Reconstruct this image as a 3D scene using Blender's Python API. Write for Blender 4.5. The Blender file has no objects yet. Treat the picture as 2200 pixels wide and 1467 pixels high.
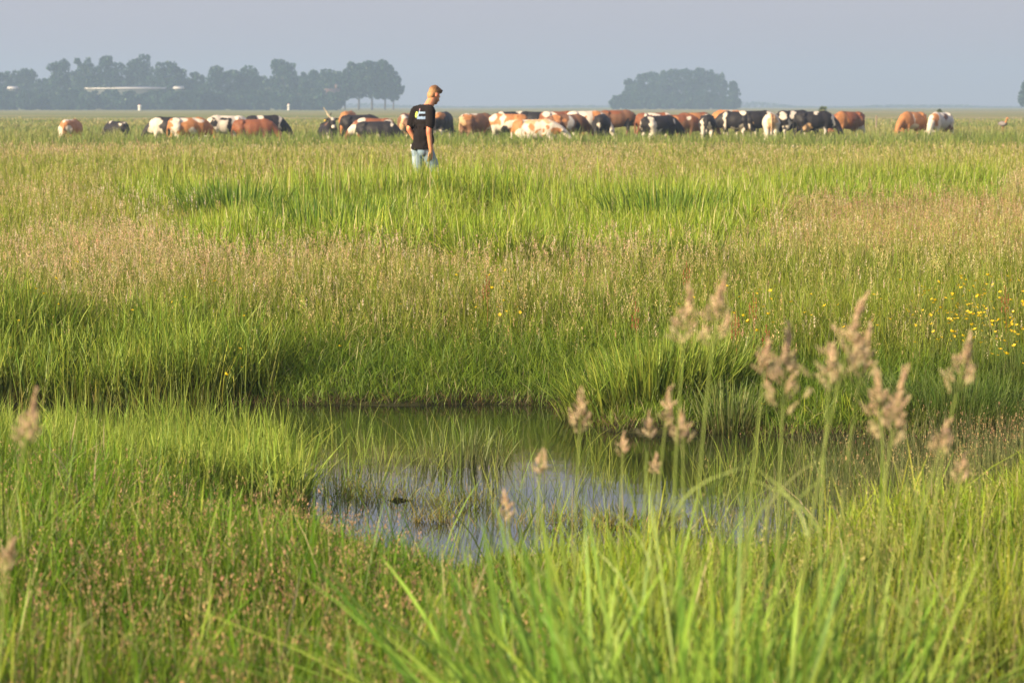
import bpy, math, random
import numpy as np
from mathutils import Vector, Matrix
rng = np.random.default_rng(11)
random.seed(11)
SC = bpy.context.scene
COL = SC.collection
R = math.radians

# ------------------------------------------------------------------ camera
FPX, HZ, CH = 6111.1, 228.0, 1.6          # focal length in photo pixels, horizon row, eye height
PITCH = math.atan((733.5 - HZ) / FPX)
cam = bpy.data.cameras.new('camera')
cam.lens = 100.0; cam.sensor_width = 36.0
cam.clip_start = 0.1; cam.clip_end = 12000
cam.dof.use_dof = True; cam.dof.focus_distance = 20.5; cam.dof.aperture_fstop = 7.1
co = bpy.data.objects.new('camera', cam); COL.objects.link(co)
co.location = (0, 0, CH); co.rotation_euler = (math.pi / 2 - PITCH, 0, 0)
SC.camera = co

# ------------------------------------------------------------------ light
SUN_EL, SUN_AZ = 21.0, 236.0              # azimuth clockwise from +Y (view direction): behind the camera, to the left
w = bpy.data.worlds.new('World'); SC.world = w; w.use_nodes = True
nt = w.node_tree; nt.nodes.clear()
sky = nt.nodes.new('ShaderNodeTexSky'); sky.sky_type = 'NISHITA'; sky.sun_disc = False
sky.sun_elevation = R(SUN_EL); sky.sun_rotation = R(SUN_AZ)
sky.air_density = 1.0; sky.dust_density = 3.0; sky.ozone_density = 2.0; sky.altitude = 0
tint = nt.nodes.new('ShaderNodeMix'); tint.data_type = 'RGBA'; tint.blend_type = 'MIX'
tint.inputs[0].default_value = 0.62
tint.inputs[7].default_value = (5.35, 5.0, 5.9, 1)
bg = nt.nodes.new('ShaderNodeBackground'); bg.inputs[1].default_value = 0.066
out = nt.nodes.new('ShaderNodeOutputWorld')
nt.links.new(sky.outputs[0], tint.inputs[6]); nt.links.new(tint.outputs[2], bg.inputs[0]); nt.links.new(bg.outputs[0], out.inputs[0])
sl = bpy.data.lights.new('sun', 'SUN'); sl.energy = 5.0; sl.angle = R(0.6); sl.color = (1.0, 0.80, 0.50)
so = bpy.data.objects.new('sun', sl); COL.objects.link(so)
sd = Vector((math.sin(R(SUN_AZ)) * math.cos(R(SUN_EL)), math.cos(R(SUN_AZ)) * math.cos(R(SUN_EL)), math.sin(R(SUN_EL))))
so.rotation_euler = sd.to_track_quat('Z', 'Y').to_euler(); so.location = (-20, -10, 20)
SC.view_settings.view_transform = 'Standard'; SC.view_settings.look = 'None'
SC.view_settings.exposure = 1.06; SC.view_settings.gamma = 1
cy = SC.cycles
cy.max_bounces = 6; cy.diffuse_bounces = 2; cy.glossy_bounces = 3; cy.transmission_bounces = 3
cy.transparent_max_bounces = 4; cy.volume_bounces = 1; cy.caustics_reflective = False; cy.caustics_refractive = False
cy.use_denoising = True
cy.volume_step_rate = 1.0
SC.render.use_persistent_data = False

# ------------------------------------------------------------------ helpers
def tag(o, label=None, cat=None, group=None, kind=None):
    if label: o['label'] = label
    if cat: o['category'] = cat
    if group: o['group'] = group
    if kind: o['kind'] = kind
    return o

def empty(name, loc, rz=0.0):
    o = bpy.data.objects.new(name, None); COL.objects.link(o)
    o.location = loc; o.rotation_euler = (0, 0, rz); o.empty_display_size = 0.2
    return o

def link(name, me, mat=None, parent=None):
    o = bpy.data.objects.new(name, me); COL.objects.link(o)
    if mat is not None:
        me.materials.clear(); me.materials.append(mat)
    if parent is not None: o.parent = parent
    return o

def mesh_np(name, V, F, colors=None, smooth=False):
    """F: list of (n,k) int arrays; one mesh from numpy arrays"""
    me = bpy.data.meshes.new(name)
    V = np.asarray(V, np.float32)
    me.vertices.add(len(V)); me.vertices.foreach_set('co', V.ravel())
    F = [f for f in F if len(f)]
    loops = np.concatenate([f.ravel() for f in F]).astype(np.int32)
    tot = np.concatenate([np.full(len(f), f.shape[1], np.int32) for f in F])
    start = np.concatenate([[0], np.cumsum(tot)[:-1]]).astype(np.int32)
    me.loops.add(len(loops)); me.loops.foreach_set('vertex_index', loops)
    me.polygons.add(len(tot)); me.polygons.foreach_set('loop_start', start)
    me.update(calc_edges=True)
    if smooth: me.polygons.foreach_set('use_smooth', np.ones(len(tot), bool))
    if colors is not None: set_col(me, colors)
    return me

def set_col(me, c):
    a = me.color_attributes.get('Col') or me.color_attributes.new('Col', 'FLOAT_COLOR', 'POINT')
    c = np.asarray(c, np.float32)
    if c.shape[1] == 3: c = np.hstack([c, np.ones((len(c), 1), np.float32)])
    a.data.foreach_set('color', np.clip(c, 0, 1).ravel())

class Bag:
    """collects numpy pieces of one mesh"""
    def __init__(s): s.V = []; s.C = []; s.F = {}; s.n = 0
    def add(s, V, C, Fs):
        for f in Fs:
            if len(f): s.F.setdefault(f.shape[1], []).append(f + s.n)
        s.V.append(V); s.C.append(C); s.n += len(V)
    def mesh(s, name, smooth=False):
        return mesh_np(name, np.concatenate(s.V), [np.concatenate(v) for v in s.F.values()], np.concatenate(s.C), smooth)

_gr = np.random.default_rng(5).random((64, 64, 3))
def vnoise(x, y, sc, ch=0):
    x = np.asarray(x) / sc + 1000.3; y = np.asarray(y) / sc + 777.7
    xi = np.floor(x).astype(int); yi = np.floor(y).astype(int); fx = x - xi; fy = y - yi
    fx = fx * fx * (3 - 2 * fx); fy = fy * fy * (3 - 2 * fy)
    g = _gr[:, :, ch]
    a = g[xi % 64, yi % 64]; b = g[(xi + 1) % 64, yi % 64]; c = g[xi % 64, (yi + 1) % 64]; d = g[(xi + 1) % 64, (yi + 1) % 64]
    return (a * (1 - fx) + b * fx) * (1 - fy) + (c * (1 - fx) + d * fx) * fy
def fnoise(x, y, sc, ch=0):
    return 0.55 * vnoise(x, y, sc, ch) + 0.3 * vnoise(x + 31, y - 17, sc / 2.3, ch) + 0.15 * vnoise(x - 9, y + 53, sc / 5.1, ch)

sp, cp = math.sin(PITCH), math.cos(PITCH)
def ray(px, py):
    u = (px - 1100) / FPX; v = (py - 733.5) / FPX
    return np.array([u, cp - v * sp, -sp - v * cp])
def on_z(px, py, z):
    d = ray(px, py); t = (z - CH) / d[2]; return np.array([d[0] * t, d[1] * t, z])
def at_y(px, py, Y):
    d = ray(px, py); t = Y / d[1]; return np.array([d[0] * t, Y, CH + d[2] * t])
def img(x, y, z):
    dx, dy, dz = x, y, z - CH
    f = dy * cp - dz * sp; u = dy * sp + dz * cp
    return 1100 + FPX * dx / f, 733.5 - FPX * u / f

# ------------------------------------------------------------------ terrain
ZW = -0.45
shore = [(-900, 872), (-300, 868), (0, 866), (300, 868), (480, 866), (620, 869), (900, 870), (1060, 868), (1190, 872), (1235, 905), (1330, 928),
         (1450, 930), (1590, 930), (1700, 938), (1900, 940), (2050, 934), (2260, 932), (2800, 930), (3200, 935),
         (3200, 990), (2500, 1010), (2250, 1030), (2050, 1085), (1880, 1150), (1720, 1200), (1560, 1215), (1300, 1205), (1160, 1205), (1060, 1200),
         (985, 1275), (900, 1240), (820, 1200), (730, 1165), (640, 1120), (300, 1080), (0, 1040), (-300, 1000), (-900, 960)]
SH = np.array([on_z(px, py, ZW)[:2] for px, py in shore])
def sdist(x, y):
    """distance to the pond outline, negative inside"""
    x = np.asarray(x, float); y = np.asarray(y, float)
    best = np.full(x.shape, 1e9); inside = np.zeros(x.shape, bool)
    n = len(SH)
    for i in range(n):
        ax, ay = SH[i]; bx, by = SH[(i + 1) % n]
        ex, ey = bx - ax, by - ay
        t = np.clip(((x - ax) * ex + (y - ay) * ey) / (ex * ex + ey * ey), 0, 1)
        best = np.minimum(best, np.hypot(x - ax - t * ex, y - ay - t * ey))
        c = ((ay > y) != (by > y))
        with np.errstate(divide='ignore', invalid='ignore'):
            xx = (bx - ax) * (y - ay) / (by - ay) + ax
        inside ^= c & (x < xx)
    return np.where(inside, -best, best)
islets = [(860, 1075, .55, .10), (1010, 1085, .45, .11), (1180, 1128, .6, .11), (1330, 1135, .55, .12), (760, 1060, .4, .08), (930, 1120, .3, .09), (1460, 1128, .45, .09)]
ISL = [(on_z(a, b, ZW)[0], on_z(a, b, ZW)[1], r * .55, h * .40) for a, b, r, h in islets]
COWZ = []        # (x, y, z) filled below
def gz(x, y):
    x = np.asarray(x, float); y = np.asarray(y, float)
    d = sdist(x, y) if np.min(y) < 60 else np.full(x.shape, 50.0)
    d = d + (vnoise(x, y, .35) - .5) * .22
    z = np.where(d > 0, ZW + .46 * (1 - np.exp(-np.maximum(d, 0) / 1.7)), ZW - .28 * (1 - np.exp(np.minimum(d, 0) / .5)))
    z = z + np.where(d > .3, (fnoise(x, y, 2.2) - .5) * .07 * np.clip(d, 0, 1), 0)
    for ix, iy, r, h in ISL:
        g = np.exp(-(((x - ix) / r) ** 2 + ((y - iy) / (r * .45)) ** 2))
        z = np.where(d < 0, np.maximum(z, z + g * (ZW + h * .5 - z) * 1.0), z)
    far = np.clip((y - 60) / 30, 0, 1)
    z = z + far * (fnoise(x, y, 60, 1) - .5) * .15
    if COWZ:
        num = np.zeros(x.shape); den = np.full(x.shape, .02)
        for cx, cy_, cz, rad in COWZ:
            k = np.exp(-((x - cx) ** 2 + ((y - cy_) * .8) ** 2) / (2 * rad ** 2))
            num += k * cz; den += k
        wgt = np.clip(den - .02, 0, 1); wgt = wgt * wgt * (3 - 2 * wgt)
        z = z * (1 - wgt) + wgt * num / den
    return z
def gz1(x, y): return float(gz(np.array([x]), np.array([y]))[0])

# ------------------------------------------------------------------ materials
def new_mat(name):
    m = bpy.data.materials.new(name); m.use_nodes = True; m.node_tree.nodes.clear(); return m, m.node_tree
def leaf_mat(name, transl=.34, rough=.5, spec=.06, col=None):
    m, t = new_mat(name)
    if col is None:
        a = t.nodes.new('ShaderNodeVertexColor'); a.layer_name = 'Col'; src = a.outputs[0]
    else:
        a = t.nodes.new('ShaderNodeRGB'); a.outputs[0].default_value = (*col, 1); src = a.outputs[0]
    d = t.nodes.new('ShaderNodeBsdfDiffuse'); tr = t.nodes.new('ShaderNodeBsdfTranslucent'); g = t.nodes.new('ShaderNodeBsdfGlossy')
    g.inputs['Roughness'].default_value = rough; g.inputs['Color'].default_value = (.9, .95, .8, 1)
    mx = t.nodes.new('ShaderNodeMixShader'); mx.inputs[0].default_value = transl
    m2 = t.nodes.new('ShaderNodeMixShader'); m2.inputs[0].default_value = spec
    o = t.nodes.new('ShaderNodeOutputMaterial')
    t.links.new(src, d.inputs[0]); t.links.new(src, tr.inputs[0])
    t.links.new(d.outputs[0], mx.inputs[1]); t.links.new(tr.outputs[0], mx.inputs[2])
    t.links.new(mx.outputs[0], m2.inputs[1]); t.links.new(g.outputs[0], m2.inputs[2]); t.links.new(m2.outputs[0], o.inputs[0])
    return m
def plain(name, col, rough=.6, attr=False, bump=0, noise=0, nscale=20):
    m, t = new_mat(name)
    p = t.nodes.new('ShaderNodeBsdfPrincipled'); o = t.nodes.new('ShaderNodeOutputMaterial')
    p.inputs['Roughness'].default_value = rough
    p.inputs['Specular IOR Level'].default_value = .3
    t.links.new(p.outputs[0], o.inputs[0])
    if attr:
        a = t.nodes.new('ShaderNodeVertexColor'); a.layer_name = 'Col'; src = a.outputs[0]
    else:
        a = t.nodes.new('ShaderNodeRGB'); a.outputs[0].default_value = (*col, 1); src = a.outputs[0]
    if noise:
        tc = t.nodes.new('ShaderNodeTexCoord'); n = t.nodes.new('ShaderNodeTexNoise'); n.inputs['Scale'].default_value = nscale; n.inputs['Detail'].default_value = 5
        mr = t.nodes.new('ShaderNodeMapRange'); mr.inputs[3].default_value = 1 - noise; mr.inputs[4].default_value = 1 + noise
        mu = t.nodes.new('ShaderNodeVectorMath'); mu.operation = 'MULTIPLY'
        t.links.new(tc.outputs['Object'], n.inputs[0]); t.links.new(n.outputs[0], mr.inputs[0]); t.links.new(src, mu.inputs[0]); t.links.new(mr.outputs[0], mu.inputs[1]); src = mu.outputs[0]
        if bump:
            b = t.nodes.new('ShaderNodeBump'); b.inputs['Strength'].default_value = bump; b.inputs['Distance'].default_value = .02
            t.links.new(n.outputs[0], b.inputs['Height']); t.links.new(b.outputs[0], p.inputs['Normal'])
    t.links.new(src, p.inputs['Base Color'])
    return m
M_GRASS = leaf_mat('grass_blades', .42, .55, .03)
M_SEED = leaf_mat('seed_heads', .35, .6, .02)
M_LEAF = leaf_mat('tree_leaves', .25, .5, .02)
M_BARK = plain('bark', (.09, .075, .06), .9, noise=.3, nscale=3)
M_COW = plain('cow_coat', (0, 0, 0), .62, attr=True, noise=.14, nscale=9, bump=.3)

# ground
def ground_mat():
    m, t = new_mat('meadow_soil')
    tc = t.nodes.new('ShaderNodeTexCoord')
    n1 = t.nodes.new('ShaderNodeTexNoise'); n1.inputs['Scale'].default_value = .02; n1.inputs['Detail'].default_value = 8; n1.inputs['Roughness'].default_value = .65
    mp = t.nodes.new('ShaderNodeMapping'); mp.inputs['Scale'].default_value = (.35, 1, 1)
    n2 = t.nodes.new('ShaderNodeTexNoise'); n2.inputs['Scale'].default_value = 3.0; n2.inputs['Detail'].default_value = 6
    r1 = t.nodes.new('ShaderNodeValToRGB')
    e = r1.color_ramp.elements
    e[0].position = .36; e[0].color = (.15, .19, .055, 1)
    e[1].position = .64; e[1].color = (.34, .27, .13, 1)
    k = r1.color_ramp.elements.new(.5); k.color = (.22, .22, .08, 1)
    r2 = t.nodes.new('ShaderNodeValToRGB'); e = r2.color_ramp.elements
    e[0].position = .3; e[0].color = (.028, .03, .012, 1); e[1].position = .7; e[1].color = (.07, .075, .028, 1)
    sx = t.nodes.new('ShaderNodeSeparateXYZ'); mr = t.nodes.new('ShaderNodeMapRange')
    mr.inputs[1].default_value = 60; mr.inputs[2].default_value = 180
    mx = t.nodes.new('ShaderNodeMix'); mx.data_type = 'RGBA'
    wet = t.nodes.new('ShaderNodeMapRange'); wet.inputs[1].default_value = ZW - .02; wet.inputs[2].default_value = ZW + .05; wet.inputs[3].default_value = .35; wet.inputs[4].default_value = 1
    mu = t.nodes.new('ShaderNodeVectorMath'); mu.operation = 'MULTIPLY'
    p = t.nodes.new('ShaderNodeBsdfPrincipled'); p.inputs['Roughness'].default_value = .95; p.inputs['Specular IOR Level'].default_value = .1
    b = t.nodes.new('ShaderNodeBump'); b.inputs['Strength'].default_value = .6; b.inputs['Distance'].default_value = .1
    o = t.nodes.new('ShaderNodeOutputMaterial')
    L = t.links.new
    L(tc.outputs['Object'], mp.inputs[0]); L(mp.outputs[0], n1.inputs[0]); L(tc.outputs['Object'], n2.inputs[0]); L(n1.outputs[0], r1.inputs[0]); L(n2.outputs[0], r2.inputs[0])
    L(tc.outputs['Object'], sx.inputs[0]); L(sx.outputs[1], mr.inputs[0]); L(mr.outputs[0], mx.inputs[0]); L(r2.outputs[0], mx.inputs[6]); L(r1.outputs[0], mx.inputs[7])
    L(sx.outputs[2], wet.inputs[0]); L(mx.outputs[2], mu.inputs[0]); L(wet.outputs[0], mu.inputs[1]); L(mu.outputs[0], p.inputs['Base Color'])
    L(n2.outputs[0], b.inputs['Height']); L(b.outputs[0], p.inputs['Normal']); L(p.outputs[0], o.inputs[0])
    return m

def water_mat():
    m, t = new_mat('still_water')
    p = t.nodes.new('ShaderNodeBsdfPrincipled'); o = t.nodes.new('ShaderNodeOutputMaterial')
    p.inputs['Base Color'].default_value = (.012, .015, .008, 1); p.inputs['Roughness'].default_value = .05; p.inputs['IOR'].default_value = 1.33
    p.inputs['Specular IOR Level'].default_value = .62
    tc = t.nodes.new('ShaderNodeTexCoord'); n = t.nodes.new('ShaderNodeTexNoise'); n.inputs['Scale'].default_value = 7; n.inputs['Detail'].default_value = 3
    mp = t.nodes.new('ShaderNodeMapping'); mp.inputs['Scale'].default_value = (1, .5, 1)
    b = t.nodes.new('ShaderNodeBump'); b.inputs['Strength'].default_value = .12; b.inputs['Distance'].default_value = .012
    L = t.links.new
    L(tc.outputs['Object'], mp.inputs[0]); L(mp.outputs[0], n.inputs[0]); L(n.outputs[0], b.inputs['Height']); L(b.outputs[0], p.inputs['Normal']); L(p.outputs[0], o.inputs[0])
    return m

# ------------------------------------------------------------------ blobs (continuous skins by voxel remesh)
def uv_sphere(nu=14, nv=9):
    V = [(0, 0, 1)]
    for j in range(1, nv):
        th = math.pi * j / nv
        for i in range(nu):
            ph = 2 * math.pi * i / nu
            V.append((math.sin(th) * math.cos(ph), math.sin(th) * math.sin(ph), math.cos(th)))
    V.append((0, 0, -1)); F = []
    for i in range(nu):
        F.append((0, 1 + i, 1 + (i + 1) % nu))
        for j in range(nv - 2):
            a = 1 + j * nu + i; b = 1 + j * nu + (i + 1) % nu
            F.append((a, a + nu, b + nu, b))
        F.append((len(V) - 1, 1 + (nv - 2) * nu + (i + 1) % nu, 1 + (nv - 2) * nu + i))
    return np.array(V), F
_SV, _SF = uv_sphere()
def ell(c, r, rot=None):
    V = _SV * np.array(r)
    if rot: V = V @ np.array(Matrix.Rotation(rot[1], 3, rot[0])).T
    return V + np.array(c), _SF
def cap(a, b, ra, rb, flat=None):
    """tapered limb from a to b"""
    a = np.array(a, float); b = np.array(b, float); ax = b - a; L = np.linalg.norm(ax)
    if L < 1e-6: return ell(a, (ra, ra, ra))
    q = np.array(Vector(ax).to_track_quat('Z', 'Y').to_matrix())
    nu = 12; V = []; F = []
    prof = [(-ra, .02), (-ra * .7, ra * .7), (0, ra), (L * .5, (ra + rb) / 2), (L, rb), (L + rb * .7, rb * .7), (L + rb, .02 * rb / .02 if False else rb * .1)]
    for z, r in prof:
        r = min(r, max(ra, rb))
        for i in range(nu):
            ph = 2 * math.pi * i / nu
            V.append((r * math.cos(ph), r * math.sin(ph), z))
    n = len(prof)
    for j in range(n - 1):
        for i in range(nu):
            a0 = j * nu + i; b0 = j * nu + (i + 1) % nu
            F.append((a0, b0, b0 + nu, a0 + nu))
    F.append(tuple(reversed(range(nu)))); F.append(tuple(range((n - 1) * nu, n * nu)))
    V = np.array(V) @ q.T + a
    return V, F
def chain(pts, rad):
    return [cap(pts[i], pts[i + 1], rad[i], rad[i + 1]) for i in range(len(pts) - 1)]
def blob(parts, voxel, smooth=2, name='blob'):
    V = []; F = []; n = 0
    for v, f in parts:
        V.append(v); F += [tuple(i + n for i in q) for q in f]; n += len(v)
    me = bpy.data.meshes.new(name + '_src'); me.from_pydata(np.concatenate(V).tolist(), [], F); me.update()
    o = bpy.data.objects.new('tmp', me); COL.objects.link(o)
    r = o.modifiers.new('r', 'REMESH'); r.mode = 'VOXEL'; r.voxel_size = voxel; r.use_smooth_shade = True
    if smooth:
        s = o.modifiers.new('s', 'SMOOTH'); s.factor = .5; s.iterations = smooth
    dg = bpy.context.evaluated_depsgraph_get(); dg.update()
    res = bpy.data.meshes.new_from_object(o.evaluated_get(dg)); res.name = name
    bpy.data.objects.remove(o); bpy.data.meshes.remove(me)
    return res
def vco(me):
    a = np.empty(len(me.vertices) * 3, np.float32); me.vertices.foreach_get('co', a); return a.reshape(-1, 3)

# ------------------------------------------------------------------ cows
BLK = (.016, .014, .017); WHT = (.60, .54, .47); ORG = (.40, .175, .068); RED = (.21, .075, .036); BRN = (.17, .085, .05); TAN = (.52, .34, .19); GRY = (.45, .43, .42)
CC = {'K': BLK, 'W': WHT, 'O': ORG, 'R': RED, 'B': BRN, 'T': TAN, 'G': GRY}
def cow_parts(pose, turn=0.0, tail='down'):
    P = []
    P.append(ell((.42, 0, 1.0), (.46, .33, .41))); P.append(ell((-.08, 0, .98), (.72, .40, .42)))
    P.append(ell((-.62, 0, 1.08), (.36, .32, .34))); P.append(cap((-.82, 0, 1.30), (.5, 0, 1.33), .09, .10))
    P.append(cap((-.55, .22, 1.27), (-.55, -.22, 1.27), .09, .09)); P.append(cap((-.88, .1, 1.2), (-.88, -.1, 1.2), .1, .1))
    P.append(cap((.55, 0, 1.28), (.35, 0, 1.32), .13, .13))
    P.append(ell((-.42, 0, .60), (.24, .18, .16))); P.append(ell((.72, 0, .9), (.22, .2, .28)))
    if pose == 'lie': dz = -.52
    else: dz = 0
    if dz: P = [(v + np.array([0, 0, dz]), f) for v, f in P]
    c, s = math.cos(turn), math.sin(turn)
    def hd(x, z, y=0.0):
        dx = x - .65
        return (.65 + dx * c - y * s, dx * s + y * c, z + dz)
    if pose == 'graze':
        nk = [hd(.62, 1.12), hd(.98, .82), hd(1.16, .52)]; nr = [.25, .17, .13]; h0 = hd(1.14, .50); h1 = hd(1.36, .10); h2 = hd(1.40, .05); ez = .50; ex = 1.10
    elif pose == 'low':
        nk = [hd(.62, 1.14), hd(1.0, 1.0), hd(1.28, .92)]; nr = [.25, .18, .14]; h0 = hd(1.3, .92); h1 = hd(1.62, .62); h2 = hd(1.66, .58); ez = .98; ex = 1.22
    elif pose == 'lie':
        nk = [hd(.62, 1.12), hd(.95, 1.02), hd(1.15, .90)]; nr = [.25, .18, .13]; h0 = hd(1.15, .90); h1 = hd(1.40, .66); h2 = hd(1.45, .62); ez = .96; ex = 1.10
    else:
        nk = [hd(.6, 1.12), hd(.88, 1.32), hd(1.05, 1.48)]; nr = [.26, .18, .14]; h0 = hd(1.08, 1.48); h1 = hd(1.38, 1.22); h2 = hd(1.43, 1.19); ez = 1.55; ex = 1.02
    P += chain(nk, nr); P.append(cap(h0, h1, .135, .085)); P.append(ell(h2, (.09, .095, .08)))
    for sgn in (1, -1):
        a = hd(ex, ez, sgn * .11); b = hd(ex - .06, ez - .02, sgn * .30)
        P.append(cap(a, b, .05, .035))
    if pose != 'lie':
        for sg in (1, -1):
            o = .10 * sg
            P += chain([(.48, .17 * sg, .85), (.50 + o * .6, .18 * sg, .48), (.50 + o * 1.4, .17 * sg, .08)], [.15, .07, .045]); P.append(cap((.50 + o * 1.4, .17 * sg, .08), (.52 + o * 1.4, .17 * sg, .03), .055, .06))
            P += chain([(-.62, .19 * sg, 1.0), (-.60 - o, .20 * sg, .66), (-.80 - o, .19 * sg, .46), (-.74 - o * 1.5, .19 * sg, .08)], [.22, .13, .065, .045]); P.append(cap((-.74 - o * 1.5, .19 * sg, .08), (-.70 - o * 1.5, .19 * sg, .03), .055, .06))
    else:
        for sg in (1, -1):
            P += chain([(.45, .28 * sg, .22), (.75, .30 * sg, .10), (.50, .24 * sg, .06)], [.13, .07, .05])
            P += chain([(-.62, .26 * sg, .35), (-.2, .38 * sg, .14), (-.55, .42 * sg, .07)], [.22, .10, .05])
    if tail == 'up':
        P += chain([(-.9, 0, 1.28 + dz), (-1.05, .1, 1.5 + dz), (-1.1, .3, 1.8 + dz)], [.05, .035, .03])
    else:
        P += chain([(-.92, 0, 1.27 + dz), (-1.02, .02, .95 + dz), (-1.0, .03, max(.12, .45 + dz))], [.045, .035, .05])
    return P
_cowbase = {}
def cow_base(key):
    if key not in _cowbase:
        _cowbase[key] = blob(cow_parts(*key), .04, 2, 'cow_body')
    return _cowbase[key]
def noise3(p, sc, seed):
    q = p / sc
    return fnoise(q[:, 0] + q[:, 1] * .31 + seed * 7.1, q[:, 2] - q[:, 1] * .47 + seed * 3.3, 1.0, seed % 3)

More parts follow.
